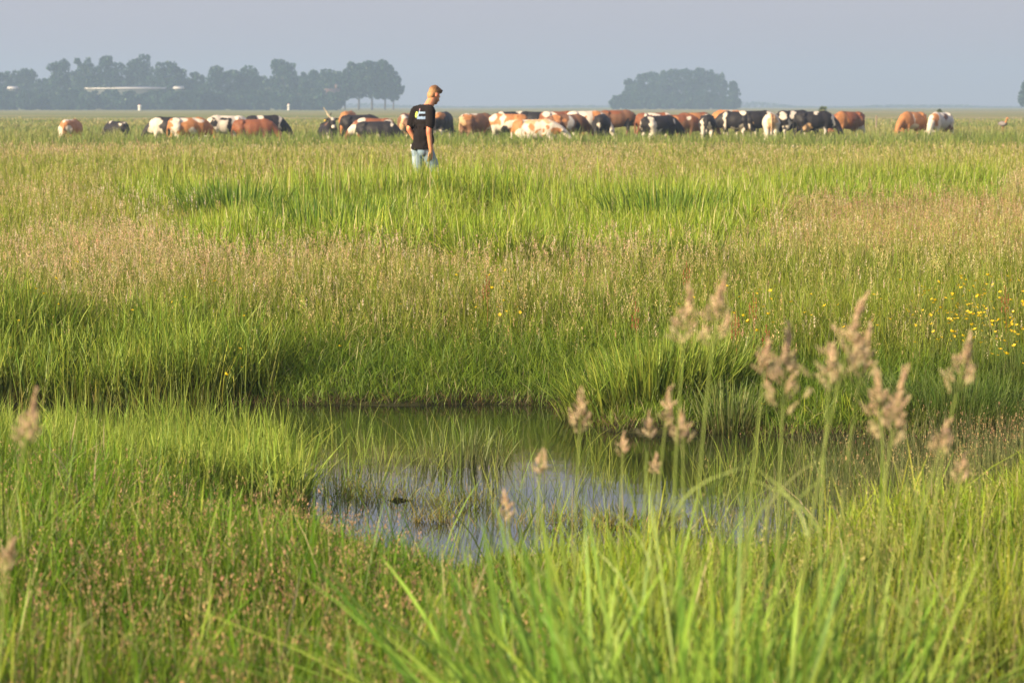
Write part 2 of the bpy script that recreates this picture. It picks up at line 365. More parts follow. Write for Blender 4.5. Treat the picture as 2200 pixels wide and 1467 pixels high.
# cx, top row, scale (photo px per metre), heading (0 right, 90 away, 180 left, 270 towards), pose, turn of neck, base, patches (colour, x, y, z, rx, ry, rz), leg colour, label
N9 = 9.0
COWS = [
 (154, 256, 48, 78, 'graze', .3, 'O', [('W', -.9, .22, .82, .4, .17, .26), ('W', -.9, -.20, .92, .4, .15, .28), ('W', -.5, 0, 1.36, .6, .16, .08)], 'O', 'orange cow with two white rump patches seen from behind, alone at the far left'),
 (249, 260, 42, 130, 'graze', .2, 'K', [('W', -.75, 0, 1.30, .12, .3, .09), ('W', .35, 0, 1.36, .10, .3, .09)], 'K', 'small black cow grazing alone between the lone orange cow and the left group'),
 (362, 251, 48, 176, 'graze', 0, 'K', [('W', .55, 0, 1.15, .26, N9, .22), ('W', .42, 0, .65, .22, N9, .36), ('W', .75, 0, .8, .12, N9, .22), ('W', -.55, 0, .6, .4, N9, .3)], 'W', 'black cow with white shoulder grazing leftwards at the left end of the left group'),
 (424, 268, 43, 95, 'graze', .1, 'K', [('W', -.9, 0, .6, .2, .2, .3)], 'K', 'black cow mostly hidden behind the orange and white cow'),
 (408, 251, 49, 22, 'graze', -.2, 'O', [('W', -.75, 0, 1.02, .17, N9, .5), ('W', -.5, 0, 1.32, .28, N9, .10), ('W', -.02, 0, .86, .18, N9, .22), ('W', .35, 0, 1.30, .28, N9, .09)], 'W', 'orange cow with white rump and flank spot grazing rightwards in the left group'),
 (484, 247, 47, 196, 'graze', .4, 'W', [('K', -.15, 0, .98, .15, N9, .32), ('K', .62, 0, 1.1, .18, N9, .18), ('K', .1, 0, 1.22, .14, N9, .08), ('G', 1.1, 0, .5, .2, N9, .3)], 'W', 'white cow with black flank patches behind the red brown cow'),
 (572, 247, 46, 14, 'graze', 0, 'K', [('W', -.35, 0, 1.27, .14, N9, .18), ('W', .62, 0, 1.2, .05, N9, .40), ('W', 1.4, 0, .1, .12, N9, .12)], 'K', 'black cow with a white shoulder line grazing behind the red brown cow'),
 (548, 256, 49, 6, 'graze', 0, 'R', [('B', -.5, 0, .75, .2, N9, .3), ('B', .35, 0, .75, .3, N9, .25), ('W', 1.42, 0, .06, .12, N9, .10)], 'R', 'large plain red brown cow grazing rightwards in front of the left group'),
 (750, 238, 43, 80, 'graze', 0, 'O', [('W', .75, 0, 1.0, .2, N9, .3)], 'O', 'orange cow back showing above the black cow near the dark horned cow'),
 (776, 247, 46, 8, 'graze', 0, 'K', [], 'K', 'long all black cow behind the red and white cow'),
 (800, 253, 48, 176, 'graze', 0, 'R', [('W', .5, 0, 1.28, .16, N9, .2), ('W', -.75, 0, 1.24, .2, N9, .12), ('W', .15, 0, .55, .15, N9, .3), ('W', .9, 0, .9, .2, N9, .25)], 'W', 'red cow with white saddle patches between two black cows'),
 (706, 249, 50, 282, 'up', 0, 'K', [('W', 1.08, 0, 1.60, .2, .13, .12), ('B', .4, 0, 1.35, .3, .5, .2), ('W', 1.42, 0, 1.16, .16, .2, .10), ('W', .72, 0, .62, .4, .25, .26)], 'W', 'dark cow facing the camera, white blaze, yellow ear tag'),
 (812, 263, 49, 352, 'graze', 0, 'K', [('W', .10, 0, .55, .13, N9, .28), ('W', .6, 0, 1.26, .08, N9, .09)], 'K', 'black cow with one white foreleg grazing just left of the man'),
 (872, 240, 47, 262, 'low', .5, 'B', [('W', .75, 0, .9, .3, .16, .5), ('T', 1.0, 0, .9, .5, .16, .3), ('O', -.1, 0, 1.35, .6, .5, .12)], 'W', 'brown and cream cow facing the camera behind the left elbow of the man'),
 (952, 239, 46, 72, 'graze', 0, 'K', [('O', -.7, 0, 1.30, .5, .5, .19), ('W', -.8, .12, 1.33, .25, .14, .09), ('W', -.5, 0, .42, .6, .5, .22)], 'W', 'black cow with orange rump and white legs right behind the man'),
 (1027, 240, 48, 38, 'graze', -.3, 'B', [('T', -.95, 0, .85, .12, N9, .45), ('W', -.6, 0, 1.36, .5, .3, .07), ('O', -.6, 0, 1.2, .3, N9, .12)], 'T', 'pale brown cow with a white back stripe, first cow right of the man'),  # tan rump edge paints the lit side, dark brown base the shade
 (1104, 238, 42, 15, 'graze', 0, 'K', [('W', -.75, 0, 1.3, .16, N9, .12), ('W', .3, 0, 1.38, .25, N9, .07)], 'K', 'black and white cow back showing over the orange and white cow'),
 (1146, 240, 42, 175, 'graze', 0, 'K', [], 'K', 'black cow back showing above the spotted white cow'),
 (1088, 246, 48, 165, 'graze', .4, 'O', [('W', .55, 0, 1.25, .16, N9, .16), ('W', .40, 0, .62, .45, N9, .34), ('W', .1, 0, 1.1, .12, N9, .3), ('W', -.35, 0, .95, .35, N9, .15), ('K', -.05, 0, .72, .18, N9, .2), ('K', -.62, 0, .68, .17, N9, .24)], 'W', 'orange cow with white and black legs between the pale brown and spotted cows'),
 (1202, 239, 44, 12, 'graze', 0, 'R', [('W', -.6, 0, 1.25, .4, N9, .14), ('W', .25, 0, 1.2, .2, N9, .08)], 'R', 'red backed cow with white rump behind the spotted white cow'),
 (1222, 246, 48, 25, 'graze', 0, 'B', [('G', -.1, 0, 1.0, .15, N9, .3), ('K', .3, 0, .8, .2, N9, .25), ('O', -.6, 0, 1.2, .3, N9, .2)], 'B', 'dark brown roan cow with head down right of the spotted white cow'),
 (1152, 255, 53, 350, 'lie', .2, 'W', [('O', -.85, 0, .72, .32, N9, .34), ('O', -.12, 0, .66, .14, N9, .15), ('O', .3, 0, .4, .08, N9, .08), ('O', -.38, 0, .40, .07, N9, .08), ('O', .55, 0, .62, .11, N9, .12), ('O', .42, 0, .2, .09, N9, .08), ('O', .12, 0, .42, .07, N9, .07), ('T', .1, 0, .86, .6, N9, .09), ('B', -.5, 0, .15, .05, N9, .08), ('O', .9, 0, .4, .22, N9, .2)], 'W', 'white cow with orange spots lying in front of the middle group'),
 (1328, 235, 44, 12, 'graze', 0, 'B', [('R', -.4, 0, 1.36, .5, N9, .13), ('K', .5, 0, .7, .2, N9, .3)], 'B', 'brown cow with reddish back grazing rightwards at the right end of the middle group'),
 (1262, 237, 46, 8, 'graze', 0, 'W', [('O', -.75, 0, .8, .14, N9, .22), ('O', -.22, 0, 1.12, .1, N9, .08), ('O', -.20, 0, .82, .08, N9, .07), ('O', .42, 0, 1.1, .18, N9, .45)], 'W', 'cream white cow with orange shoulder and rump beside the black cow'),
 (1294, 243, 48, 82, 'graze', 0, 'K', [('W', -.9, -.04, .98, .3, .11, .09), ('W', -.2, .1, 1.4, .4, .14, .09)], 'K', 'black cow seen from behind, small white rump spot, between cream and brown cows'),
 (1410, 240, 46, 12, 'graze', 0, 'R', [('W', -.60, 0, .95, .12, N9, .5), ('W', -.15, 0, 1.37, .3, N9, .07), ('W', .62, 0, 1.32, .15, N9, .10), ('W', -.35, 0, 1.34, .1, N9, .1)], 'W', 'red cow with white streaks on its back behind the black and white cow'),
 (1496, 241, 46, 25, 'graze', 0, 'R', [('O', -.2, 0, 1.2, .6, N9, .25)], 'R', 'chestnut cow behind the black rumped cow with white legs'),
 (1462, 249, 47, 15, 'graze', 0, 'R', [('B', .3, 0, .8, .6, N9, .35), ('W', .35, 0, 1.22, .12, N9, .08), ('O', -.6, 0, 1.2, .4, N9, .14)], 'B', 'reddish brown cow grazing rightwards beside the black and white cow'),
 (1420, 251, 49, 30, 'graze', -.2, 'K', [('W', -.62, -.3, 1.02, .12, .35, .40), ('W', -.55, -.3, .55, .28, .4, .3), ('G', -.2, -.3, .6, .16, .4, .2), ('W', -.85, 0, .5, .2, .5, .25), ('W', .5, 0, 1.2, .07, N9, .08)], 'W', 'black cow with white hip band and legs, first in the right group'),
 (1520, 241, 49, 85, 'graze', 0, 'K', [('W', -.9, .19, .62, .4, .10, .50), ('W', -.9, -.14, .60, .4, .10, .42), ('W', -.6, .05, 1.34, .2, .12, .07)], 'W', 'black cow with white hind legs seen from behind in the right group'),
 (1562, 236, 42, 140, 'graze', 0, 'O', [('W', -.2, 0, 1.3, .3, N9, .12)], 'O', 'orange cow back just showing over the black cow with white shoulder band'),
 (1582, 240, 46, 176, 'graze', 0, 'K', [('W', .55, 0, 1.05, .08, N9, .4), ('W', -.35, 0, .55, .30, N9, .28), ('W', .15, 0, .45, .2, N9, .2)], 'W', 'black cow with a white shoulder band grazing leftwards in the right group'),
 (1626, 234, 46, 4, 'graze', 0, 'K', [('W', -.75, 0, 1.28, .16, N9, .12), ('W', .55, 0, 1.32, .14, N9, .1), ('T', -.28, 0, .62, .12, N9, .2), ('W', -.7, 0, .3, .2, N9, .3)], 'W', 'big black cow with white rump patch behind the tan cow'),
 (1656, 243, 48, 88, 'graze', 0, 'W', [('T', -.9, .02, 1.0, .4, .22, .34), ('G', -.7, -.34, .95, .6, .12, .5), ('B', -.9, .05, 1.2, .3, .05, .2)], 'W', 'tan and white cow seen from behind in front of the big black cow'),  # grey right flank is shade painted into the white coat
 (1708, 235, 46, 25, 'graze', 0, 'K', [('W', -.12, 0, 1.20, .28, N9, .2), ('W', -.80, 0, 1.2, .17, N9, .24), ('W', -.50, 0, .72, .11, N9, .36), ('W', 1.36, 0, .12, .15, N9, .14), ('W', .1, 0, .58, .16, N9, .1)], 'W', 'black cow with an oval white back patch grazing right of the tan cow'),
 (1752, 239, 47, 6, 'graze', 0, 'K', [('W', .08, 0, 1.34, .16, N9, .08), ('T', -.42, 0, .62, .18, N9, .25), ('G', .2, 0, .58, .24, N9, .16), ('G', .78, 0, 1.05, .1, N9, .3)], 'K', 'black cow with small white back spot grazing towards the plain chestnut cow'),
 (1822, 239, 45, 215, 'graze', 0, 'R', [('O', .55, 0, 1.0, .4, N9, .5), ('B', -.4, 0, .8, .4, N9, .3), ('G', -.7, 0, .5, .3, N9, .2)], 'B', 'plain chestnut cow grazing leftwards at the right end of the right group'),  # orange forequarters painted as the lit side, brown hindquarters as the shaded one
 (1960, 237, 44, 224, 'graze', 0, 'O', [('W', .15, .3, .62, .4, .3, .2), ('W', .2, .3, .95, .04, .3, .3)], 'O', 'orange cow with white belly grazing apart on the right of the field'),
 (2020, 243, 44, 232, 'graze', .1, 'W', [('O', .72, .1, 1.1, .2, .3, .35), ('G', -.1, .2, .9, .5, .4, .45), ('B', 0, .3, 1.2, .18, .3, .1), ('B', -.5, .1, .6, .3, .4, .2)], 'W', 'whitish roan cow with orange neck, rightmost cow in the field'),
]
HH = {'graze': 1.43, 'low': 1.43, 'up': 1.66, 'lie': .91}
def cow_place(c):
    cx, top, s = c[0], c[1], c[2]
    Y = FPX / s; p = at_y(cx, top, Y)
    return p[0], Y, p[2] - HH[c[4]]
for c in COWS:
    x, y, z = cow_place(c); COWZ.append((x, y, z, 1.6))
MANPOS = None
def build_cows():
    for i, c in enumerate(COWS):
        cx, top, s, yaw, pose, turn, base, pat, leg, label = c
        x, y, z = cow_place(c)
        turn_q = round(turn, 1)
        src = cow_base((pose, turn_q, 'up' if 'yellow ear tag' in label else 'down'))
        me = src.copy()
        v = vco(me)
        warp = np.stack([noise3(v, .30, i) - .5, noise3(v, .30, i + 5) - .5, noise3(v, .3, i + 11) - .5], 1) * .34
        q = v + warp
        colr = np.tile(np.array(CC[base]), (len(v), 1))
        colr *= (1 + (noise3(v, .12, i + 3)[:, None] - .5) * .3)
        if leg != base:
            m = (q[:, 2] < .42) & (np.abs(v[:, 0]) < .95) & (pose != 'lie')
            colr[m] = CC[leg]
        for ch, px, py, pz, rx, ry, rz in pat:
            d = ((q[:, 0] - px) / rx) ** 2 + ((q[:, 1] - py) / ry) ** 2 + ((q[:, 2] - pz) / rz) ** 2
            k = np.clip((1.15 - d) / .3, 0, 1)[:, None]
            colr = colr * (1 - k) + np.array(CC[ch]) * k
        nz = np.hypot(v[:, 0] - 1.4, v[:, 2] - .06) < .12 if pose == 'graze' else np.zeros(len(v), bool)
        if not any(pp[0] == 'W' and pp[1] > 1.3 for pp in pat): colr[nz] = (.05, .035, .035)
        set_col(me, colr)
        gzv = gz1(x, y)
        o = link('cow', me, M_COW)
        o.location = (x, y, gzv - .01); o.rotation_euler = (0, 0, R(yaw))
        if abs(yaw - 90) < 0: pass
        tag(o, label, 'cow', 'cows grazing across the meadow')
        if 'yellow ear tag' in label:
            b = Bag(); bx = np.array([[-1, -1, -1], [1, -1, -1], [1, 1, -1], [-1, 1, -1], [-1, -1, 1], [1, -1, 1], [1, 1, 1], [-1, 1, 1]]) * np.array([.012, .05, .045]) + np.array([1.06, -.30, 1.47])
            b.add(bx, np.tile([.6, .42, .05], (8, 1)), [np.array([[0, 3, 2, 1], [4, 5, 6, 7], [0, 1, 5, 4], [1, 2, 6, 5], [2, 3, 7, 6], [3, 0, 4, 7]])])
            link('ear_tag', b.mesh('ear_tag'), plain('tag_yellow', (.6, .42, .05), .5), o)
            hp = cap((1.0, -.08, 1.60), (.98, -.36, 2.02), .035, .014)
            me2 = blob([hp, cap((1.0, -.08, 1.60), (.99, -.2, 1.72), .04, .03)], .012, 1, 'horn')
            link('horn', me2, plain('horn', (.6, .5, .36), .5), o)

MAN_S = 147.0; MAN_PX = 906
MAN_Y = FPX / MAN_S
_mp = at_y(MAN_PX, 181, MAN_Y)
MAN_Z = _mp[2] - 1.80
COWZ.append((_mp[0], MAN_Y, MAN_Z, .9))

# ------------------------------------------------------------------ ground sheet and water
def axis(lo, hi, d0, far, grow):
    a = list(np.arange(lo, hi, d0)); s = d0
    while a[-1] < far: s *= grow; a.append(a[-1] + s)
    return a
ys = axis(2.0, 26, .12, 3300, 1.028)
b_ = [ys[0]]; s_ = .5
while b_[0] > -60: b_.insert(0, b_[0] - s_); s_ *= 1.5
ys = b_[:-1] + ys
xh = axis(0, 6.0, .12, 1200, 1.06)
xs = [-v for v in reversed(xh[1:])] + xh
X, Y = np.meshgrid(xs, ys)
Z = gz(X, Y)
nx, ny = len(xs), len(ys)
idx = np.arange(nx * ny).reshape(ny, nx)
F = np.stack([idx[:-1, :-1], idx[:-1, 1:], idx[1:, 1:], idx[1:, :-1]], -1).reshape(-1, 4)
me = mesh_np('ground', np.stack([X, Y, Z], -1).reshape(-1, 3), [F], None, True)
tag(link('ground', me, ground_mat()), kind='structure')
wx0, wx1 = SH[:, 0].min() - .3, SH[:, 0].max() + .3; wy0, wy1 = SH[:, 1].min() - .3, SH[:, 1].max() + .3
gx, gy = np.meshgrid(np.linspace(wx0, wx1, 60), np.linspace(wy0, wy1, 30))
idx = np.arange(1800).reshape(30, 60)
F = np.stack([idx[:-1, :-1], idx[:-1, 1:], idx[1:, 1:], idx[1:, :-1]], -1).reshape(-1, 4)
me = mesh_np('water', np.stack([gx, gy, np.full(gx.shape, ZW)], -1).reshape(-1, 3), [F], None, True)
tag(link('water', me, water_mat()), kind='structure')

# ------------------------------------------------------------------ blades
def blades(bag, P, h, w, lean, bend, az, c0, c1, segs=3, face=None, tipw=.0):
    """P (N,3); h,w,lean,bend (N,); az direction of lean; c0/c1 (N,3) base and tip colours"""
    N = len(P)
    if N == 0: return None
    if face is None: face = rng.random(N) * math.pi
    dx, dy = np.cos(az), np.sin(az); fx, fy = np.cos(face), np.sin(face)
    ts = np.linspace(0, 1, segs + 1)
    V = np.zeros((N, 2 * segs + 1, 3)); C = np.zeros((N, 2 * segs + 1, 3))
    for k, t in enumerate(ts):
        hor = h * (lean * t + bend * t * t); ver = h * (t - .35 * bend * t * t)
        c = np.stack([P[:, 0] + dx * hor, P[:, 1] + dy * hor, P[:, 2] + ver], 1)
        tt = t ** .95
        col = c0 * .78 * (1 - tt) + c1 * tt  # darker foot: brownish stem bases plus painted shade of the dense stand
        if k < segs:
            ww = w * (1 - .55 * t ** 2) * (.75 + .5 * min(t, .4)) * .5
            off = np.stack([fx * ww, fy * ww, np.zeros(N)], 1)
            V[:, 2 * k] = c - off; V[:, 2 * k + 1] = c + off; C[:, 2 * k] = col; C[:, 2 * k + 1] = col
        else:
            V[:, 2 * k] = c; C[:, 2 * k] = col
    n = 2 * segs + 1
    base = (np.arange(N) * n)[:, None]
    fs = []
    for k in range(segs - 1):
        fs.append(base + np.array([[2 * k, 2 * k + 1, 2 * k + 3, 2 * k + 2]]))
    tri = base + np.array([[2 * segs - 2, 2 * segs - 1, 2 * segs]])
    L = [tri]
    if fs: L.append(np.concatenate(fs))
    bag.add(V.reshape(-1, 3), C.reshape(-1, 3), L)
    hor = h * (lean + bend); return np.stack([P[:, 0] + dx * hor, P[:, 1] + dy * hor, P[:, 2] + h * (1 - .35 * bend)], 1)

def spikelets(bag, tips, L, rad, n, size, col, shape='cone', az=None, ax=None):
    """n little diamonds hanging round the top L of each stem"""
    N = len(tips)
    if N == 0: return
    t = rng.random((N, n))
    if shape == 'cone': r = rad[:, None] * t * rng.random((N, n)) ** .5
    else: r = rad[:, None] * np.sin(np.pi * np.clip(t, .05, .95)) * rng.random((N, n)) ** .5
    a = rng.random((N, n)) * 2 * math.pi
    down = np.array([[0, 0, 1.0]]) if ax is None else ax
    px = tips[:, None, :] - down[:, None, :] * (t * L[:, None])[:, :, None]
    px = px + np.stack([np.cos(a) * r, np.sin(a) * r, np.zeros_like(r)], -1)
    px = px.reshape(-1, 3); M = len(px)
    s = (size[:, None] * (.6 + .8 * rng.random((N, n)))).reshape(-1)
    f = rng.random(M) * 2 * math.pi
    u = np.stack([np.cos(f) * .42, np.sin(f) * .42, rng.normal(0, .15, M)], 1) * s[:, None]
    v = np.stack([np.cos(a.ravel()) * .4, np.sin(a.ravel()) * .4, np.ones(M)], 1) * (s * 1.0)[:, None]
    V = np.stack([px - v, px + u, px + v, px - u], 1)
    c = np.repeat(col, n, 0) * (.75 + .5 * rng.random((M, 1)))
    bag.add(V.reshape(-1, 3), np.repeat(c, 4, 0), [(np.arange(M) * 4)[:, None] + np.array([[0, 1, 2, 3]])])

def cap_height(x, y, z, h, frac=.9):
    """the trampled, grazed rim of the near bank keeps its grass short"""
    u = pxof(x, y, -.4)
    lim = np.interp(u, [540, 640, 740, 850, 980, 1080, 1300, 1560, 1700, 1800, 1950, 2200, 2350], [700, 1080, 1140, 1190, 1250, 1205, 1170, 1160, 1150, 1090, 1010, 965, 700]) - 10 + 150 * (vnoise(x, y, .35, 1) - .5)
    hm = CH - (lim - HZ) / FPX * y - z
    m = (y > 8.5) & (y < 17.6) & (rng.random(len(x)) < frac)
    return np.where(m & (h > hm), np.maximum(hm * (.6 + .5 * rng.random(len(x))), .025), h)
def mixc(a, b, t):
    t = np.asarray(t)[:, None]; return np.array(a) * (1 - t) + np.array(b) * t
def spread_x(d, k, margin, p=.26, extra=3.4):
    """across the view, with a thinner outer band beyond both edges of the picture"""
    n = len(d); x = (rng.random(n) * 2 - 1) * (k * d + margin)
    o = rng.random(n) < p; xo = np.where(rng.random(n) < .5, -1, 1) * (k * d + margin + rng.random(n) * extra)
    return np.where(o, xo, x)
def scatter(n, d0, d1, margin=1.3, k=.19):
    d = d0 * (d1 / d0) ** rng.random(n)
    return spread_x(d, k, margin), d
def straw(c, p, col=(.58, .48, .27)):
    m = rng.random(len(c)) < p; c = c.copy(); c[m] = (np.array(col) * (.75 + .5 * rng.random((len(c), 1))))[m]; return c
def jitter(c, amt=.18):
    amt = amt * 1.35
    return np.clip(c * (1 + rng.normal(0, amt, (len(c), 1))) * (1 + rng.normal(0, amt * .35, c.shape)), .003, .9)
G_DK = (.060, .125, .006); G_MD = (.150, .250, .010); G_LT = (.285, .375, .022); G_YL = (.410, .400, .050); STRAW = (.42, .34, .19); PINK = (.60, .41, .285); BRB = (.17, .10, .05)
def pxof(x, y, z=.0): return img(x, y, z)[0]

def reed_mask(x, y):
    u = pxof(x, y)
    n = fnoise(x, y, 4.5, 2) - .5; n2 = fnoise(x, y, 2.0, 1) - .5
    m = ((y > 26.5 + n * 9 + n2 * 4 + (u - 1000) / 900) & (y < 43 + n * 14) & (u > 520 - (y - 26) * 14 + n * 700) & (u < 1640 + (y - 30) * 14 + n * 900))
    m |= (y > 26 + n * 8 + n2 * 5) & (y < 30 + n2 * 4) & (u > 480 + n * 500) & (u < 1960 + n * 500)
    m |= (y > 38 + n * 14) & (y < 56) & (u > 1650 + n * 600) & (u < 2150)
    m &= ~((u > 1680) & (y > 25) & (y < 38))
    return m
def meadow():
    bag = Bag()
    # fine leaves everywhere, size follows the distance so they stay visible
    for (n, a, b, seg) in ((205000, 17.0, 34, 3), (145000, 34, 80, 2), (115000, 80, 330, 2)):
        x, y = scatter(n, a, b, 1.6)
        z = gz(x, y); sd_ = sdist(x, y) if a < 60 else np.full(n, 9.)
        keep = (sd_ > .02)
        x, y, z, sd_ = x[keep], y[keep], z[keep], sd_[keep]; N = len(x)
        rm = reed_mask(x, y)
        pn = fnoise(x, y, 3.0); pn2 = fnoise(x, y, 1.1, 1)
        h = (.16 + .26 * rng.random(N)) * (.7 + .7 * pn) * np.clip(.35 + sd_ * .45, .4, 1.15)
        far = np.clip((y - 80) / 30, 0, 1)
        h = h * np.where(y > 150, .75, 1 + .4 * far)
        wd = np.maximum(.0032 + .003 * rng.random(N), y * .00022 * (1 + .6 * rng.random(N)))
        t = np.clip(.15 + .75 * pn2 + .25 * (rng.random(N) - .5) + np.clip((y - 22) / 60, 0, .3), 0, 1)
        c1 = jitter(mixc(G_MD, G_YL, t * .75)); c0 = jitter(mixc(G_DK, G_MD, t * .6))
        low = sd_ < 1.1
        c1[low] = jitter(mixc((.10, .19, .025), G_LT, rng.random(N) * .7))[low]
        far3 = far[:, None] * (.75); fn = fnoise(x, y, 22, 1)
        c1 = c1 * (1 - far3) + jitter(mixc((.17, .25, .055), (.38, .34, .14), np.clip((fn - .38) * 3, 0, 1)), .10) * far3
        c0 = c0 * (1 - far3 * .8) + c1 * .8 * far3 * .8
        c1 = straw(c1, .07 + 0 * N)
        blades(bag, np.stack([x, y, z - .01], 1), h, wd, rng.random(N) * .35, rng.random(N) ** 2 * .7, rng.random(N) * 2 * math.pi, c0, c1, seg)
    tag(link('meadow_grass', bag.mesh('meadow_grass'), M_GRASS), kind='stuff')

def seeding():
    bag = Bag()
    for (n, a, b, ns) in ((40000, 18.5, 27, 24), (44000, 27, 48, 16), (50000, 48, 95, 8), (12000, 95, 320, 3)):
        x, y = scatter(n, a, b, 1.4)
        pn = fnoise(x, y, 2.4, 1); big = fnoise(x, y, 6, 2); keep = rng.random(n) < np.clip((pn - .26) * 2.4, .05, .95) * np.clip((big - .30) * 4, .16, 1)
        sd_ = sdist(x, y) if a < 60 else np.full(n, 9.)
        keep &= rng.random(n) < np.clip((sd_ - .55) / 1.6, 0, 1)
        keep &= ~(reed_mask(x, y) & (rng.random(n) < .93))
        u = pxof(x, y)
        zone = (u > 1640) & (y > 25) & (y < 38); keep |= zone & (rng.random(n) < .85)
        if a >= 90: keep &= rng.random(n) < .3 + .7 * (y > 190)
        x, y, sd_, u = x[keep], y[keep], sd_[keep], u[keep]; z = gz(x, y); N = len(x)
        rosy = np.clip((fnoise(x, y, 5, 0) - .38) * 4, 0, 1)
        browny = np.clip((u - 1600) / 200, 0, 1) * np.clip((y - 24) / 2, 0, 1) * np.clip((40 - y) / 3, 0, 1); rosy = np.maximum(rosy * .75, .5 * np.clip((620 - u) / 200, 0, 1) * ((y > 34) & (y < 60)))
        h = (.33 + .30 * rng.random(N)) * np.clip(.66 + sd_ * .1, .66, 1) * np.where(y > 80, .8, 1)
        wd = np.maximum(.0016 + .001 * rng.random(N), y * .00011)
        cs = jitter(mixc((.30, .33, .08), (.48, .40, .17), rng.random(N)), .12)
        az = rng.random(N) * 2 * math.pi
        tips = blades(bag, np.stack([x, y, z], 1), h, wd, rng.random(N) * .22, rng.random(N) ** 2 * .35, az, mixc(G_MD, G_LT, rng.random(N)), cs, 3)
        tips[:, 2] += .005
        kind = rng.random(N)
        # loose pinkish bent panicles, dense pale fog heads
        L = np.where(kind < .62, .12 + .08 * rng.random(N), .05 + .04 * rng.random(N)); rad = np.where(kind < .62, .030, .008) * (.7 + .6 * rng.random(N))
        size = np.maximum(.0036 + .0022 * rng.random(N), y * .00018)
        c = jitter(mixc((.50, .44, .18), PINK, np.clip(rosy + .3 * rng.random(N) - .1, 0, 1)), .15)
        pale = kind > .86; c[pale] = jitter(mixc((.66, .55, .38), (.74, .62, .48), rng.random(N)), .1)[pale]
        bm = rng.random(N) < browny * .6; c[bm] = jitter(np.tile((.40, .235, .15), (N, 1)), .15)[bm]
        spikelets(bag, tips, L, rad, ns, size, c, 'spindle')
    # white foxtail heads at the left behind the bank
    pts = [on_z(rng.uniform(180, 480), rng.uniform(470, 560), .05) for _ in range(90)]
    P = np.array([[p[0], p[1], gz1(p[0], p[1])] for p in pts]); N = len(P)
    tips = blades(bag, P, .55 + .12 * rng.random(N), np.full(N, .003), rng.random(N) * .3, rng.random(N) * .3, rng.random(N) * 6.28, np.tile(G_MD, (N, 1)), np.tile(G_YL, (N, 1)), 3)
    spikelets(bag, tips, np.full(N, .07), np.full(N, .006), 12, np.full(N, .007), jitter(np.tile((.70, .62, .50), (N, 1)), .08), 'spindle')
    tag(link('seeding_grass', bag.mesh('seeding_grass'), M_SEED), kind='stuff')

def reeds():
    bag = Bag()
    x, y = scatter(240000, 24.5, 58, .8)
    m = reed_mask(x, y); cl = vnoise(x, y, .9, 2); m &= rng.random(len(x)) < np.clip(cl * 2.1 - .25, .12, 1)
    for gx_, gy_, rr in ((1.75, 32.0, .55), (1.95, 30.2, .35), (-1.75, 29.5, .5), (-2.4, 33, .4), (-.2, 36, .5), (3.4, 30, .5)):
        m &= ~((np.hypot((x - gx_) / rr, (y - gy_) / (rr * 1.6)) < 1) & (rng.random(len(x)) < .93))
    m &= np.hypot(x - _mp[0], y - MAN_Y) > .45
    x, y = x[m], y[m]; z = gz(x, y); N = len(x)
    pn = fnoise(x, y, 3.2, 2)
    h = (.40 + .34 * rng.random(N)) * (.42 + 1.05 * pn)
    u = pxof(x, y); tall = np.exp(-((y - 38.5) / 2.0) ** 2) * np.exp(-((u - 930) / 330) ** 4); h = np.maximum(h, tall * (.70 + .30 * rng.random(N)))
    t = np.clip(rng.random(N) * .6 + pn * .55 - .1, 0, 1)
    c1 = jitter(mixc((.15, .29, .012), (.46, .52, .05), t), .14); c0 = jitter(mixc((.04, .08, .010), (.11, .17, .018), t), .15)
    blades(bag, np.stack([x, y, z], 1), h, .010 + .008 * rng.random(N), rng.random(N) * .26, rng.random(N) ** 2 * .7, rng.random(N) * 6.28, c0, straw(c1, .07, (.66, .58, .30)), 4)
    n = 2600; y = 36.6 + 4.2 * rng.random(n); x = _mp[0] * y / MAN_Y + rng.normal(0, 1.0, n); k = np.hypot(x - _mp[0], y - MAN_Y) > .4; x, y = x[k], y[k]; n = len(x); z = gz(x, y)
    hmax = CH - (350 - HZ + 26 * rng.random(n) - 34 * (rng.random(n) < .10)) / FPX * y - z
    blades(bag, np.stack([x, y, z], 1), hmax * 1.06, .010 + .006 * rng.random(n), rng.random(n) * .16, rng.random(n) ** 2 * .3, rng.random(n) * 6.28, jitter(mixc((.04, .08, .010), (.11, .17, .018), rng.random(n))), straw(jitter(mixc((.15, .29, .012), (.46, .52, .05), rng.random(n))), .08, (.66, .58, .30)), 4)
    tag(link('reed_grass', bag.mesh('reed_grass'), M_GRASS), kind='stuff')

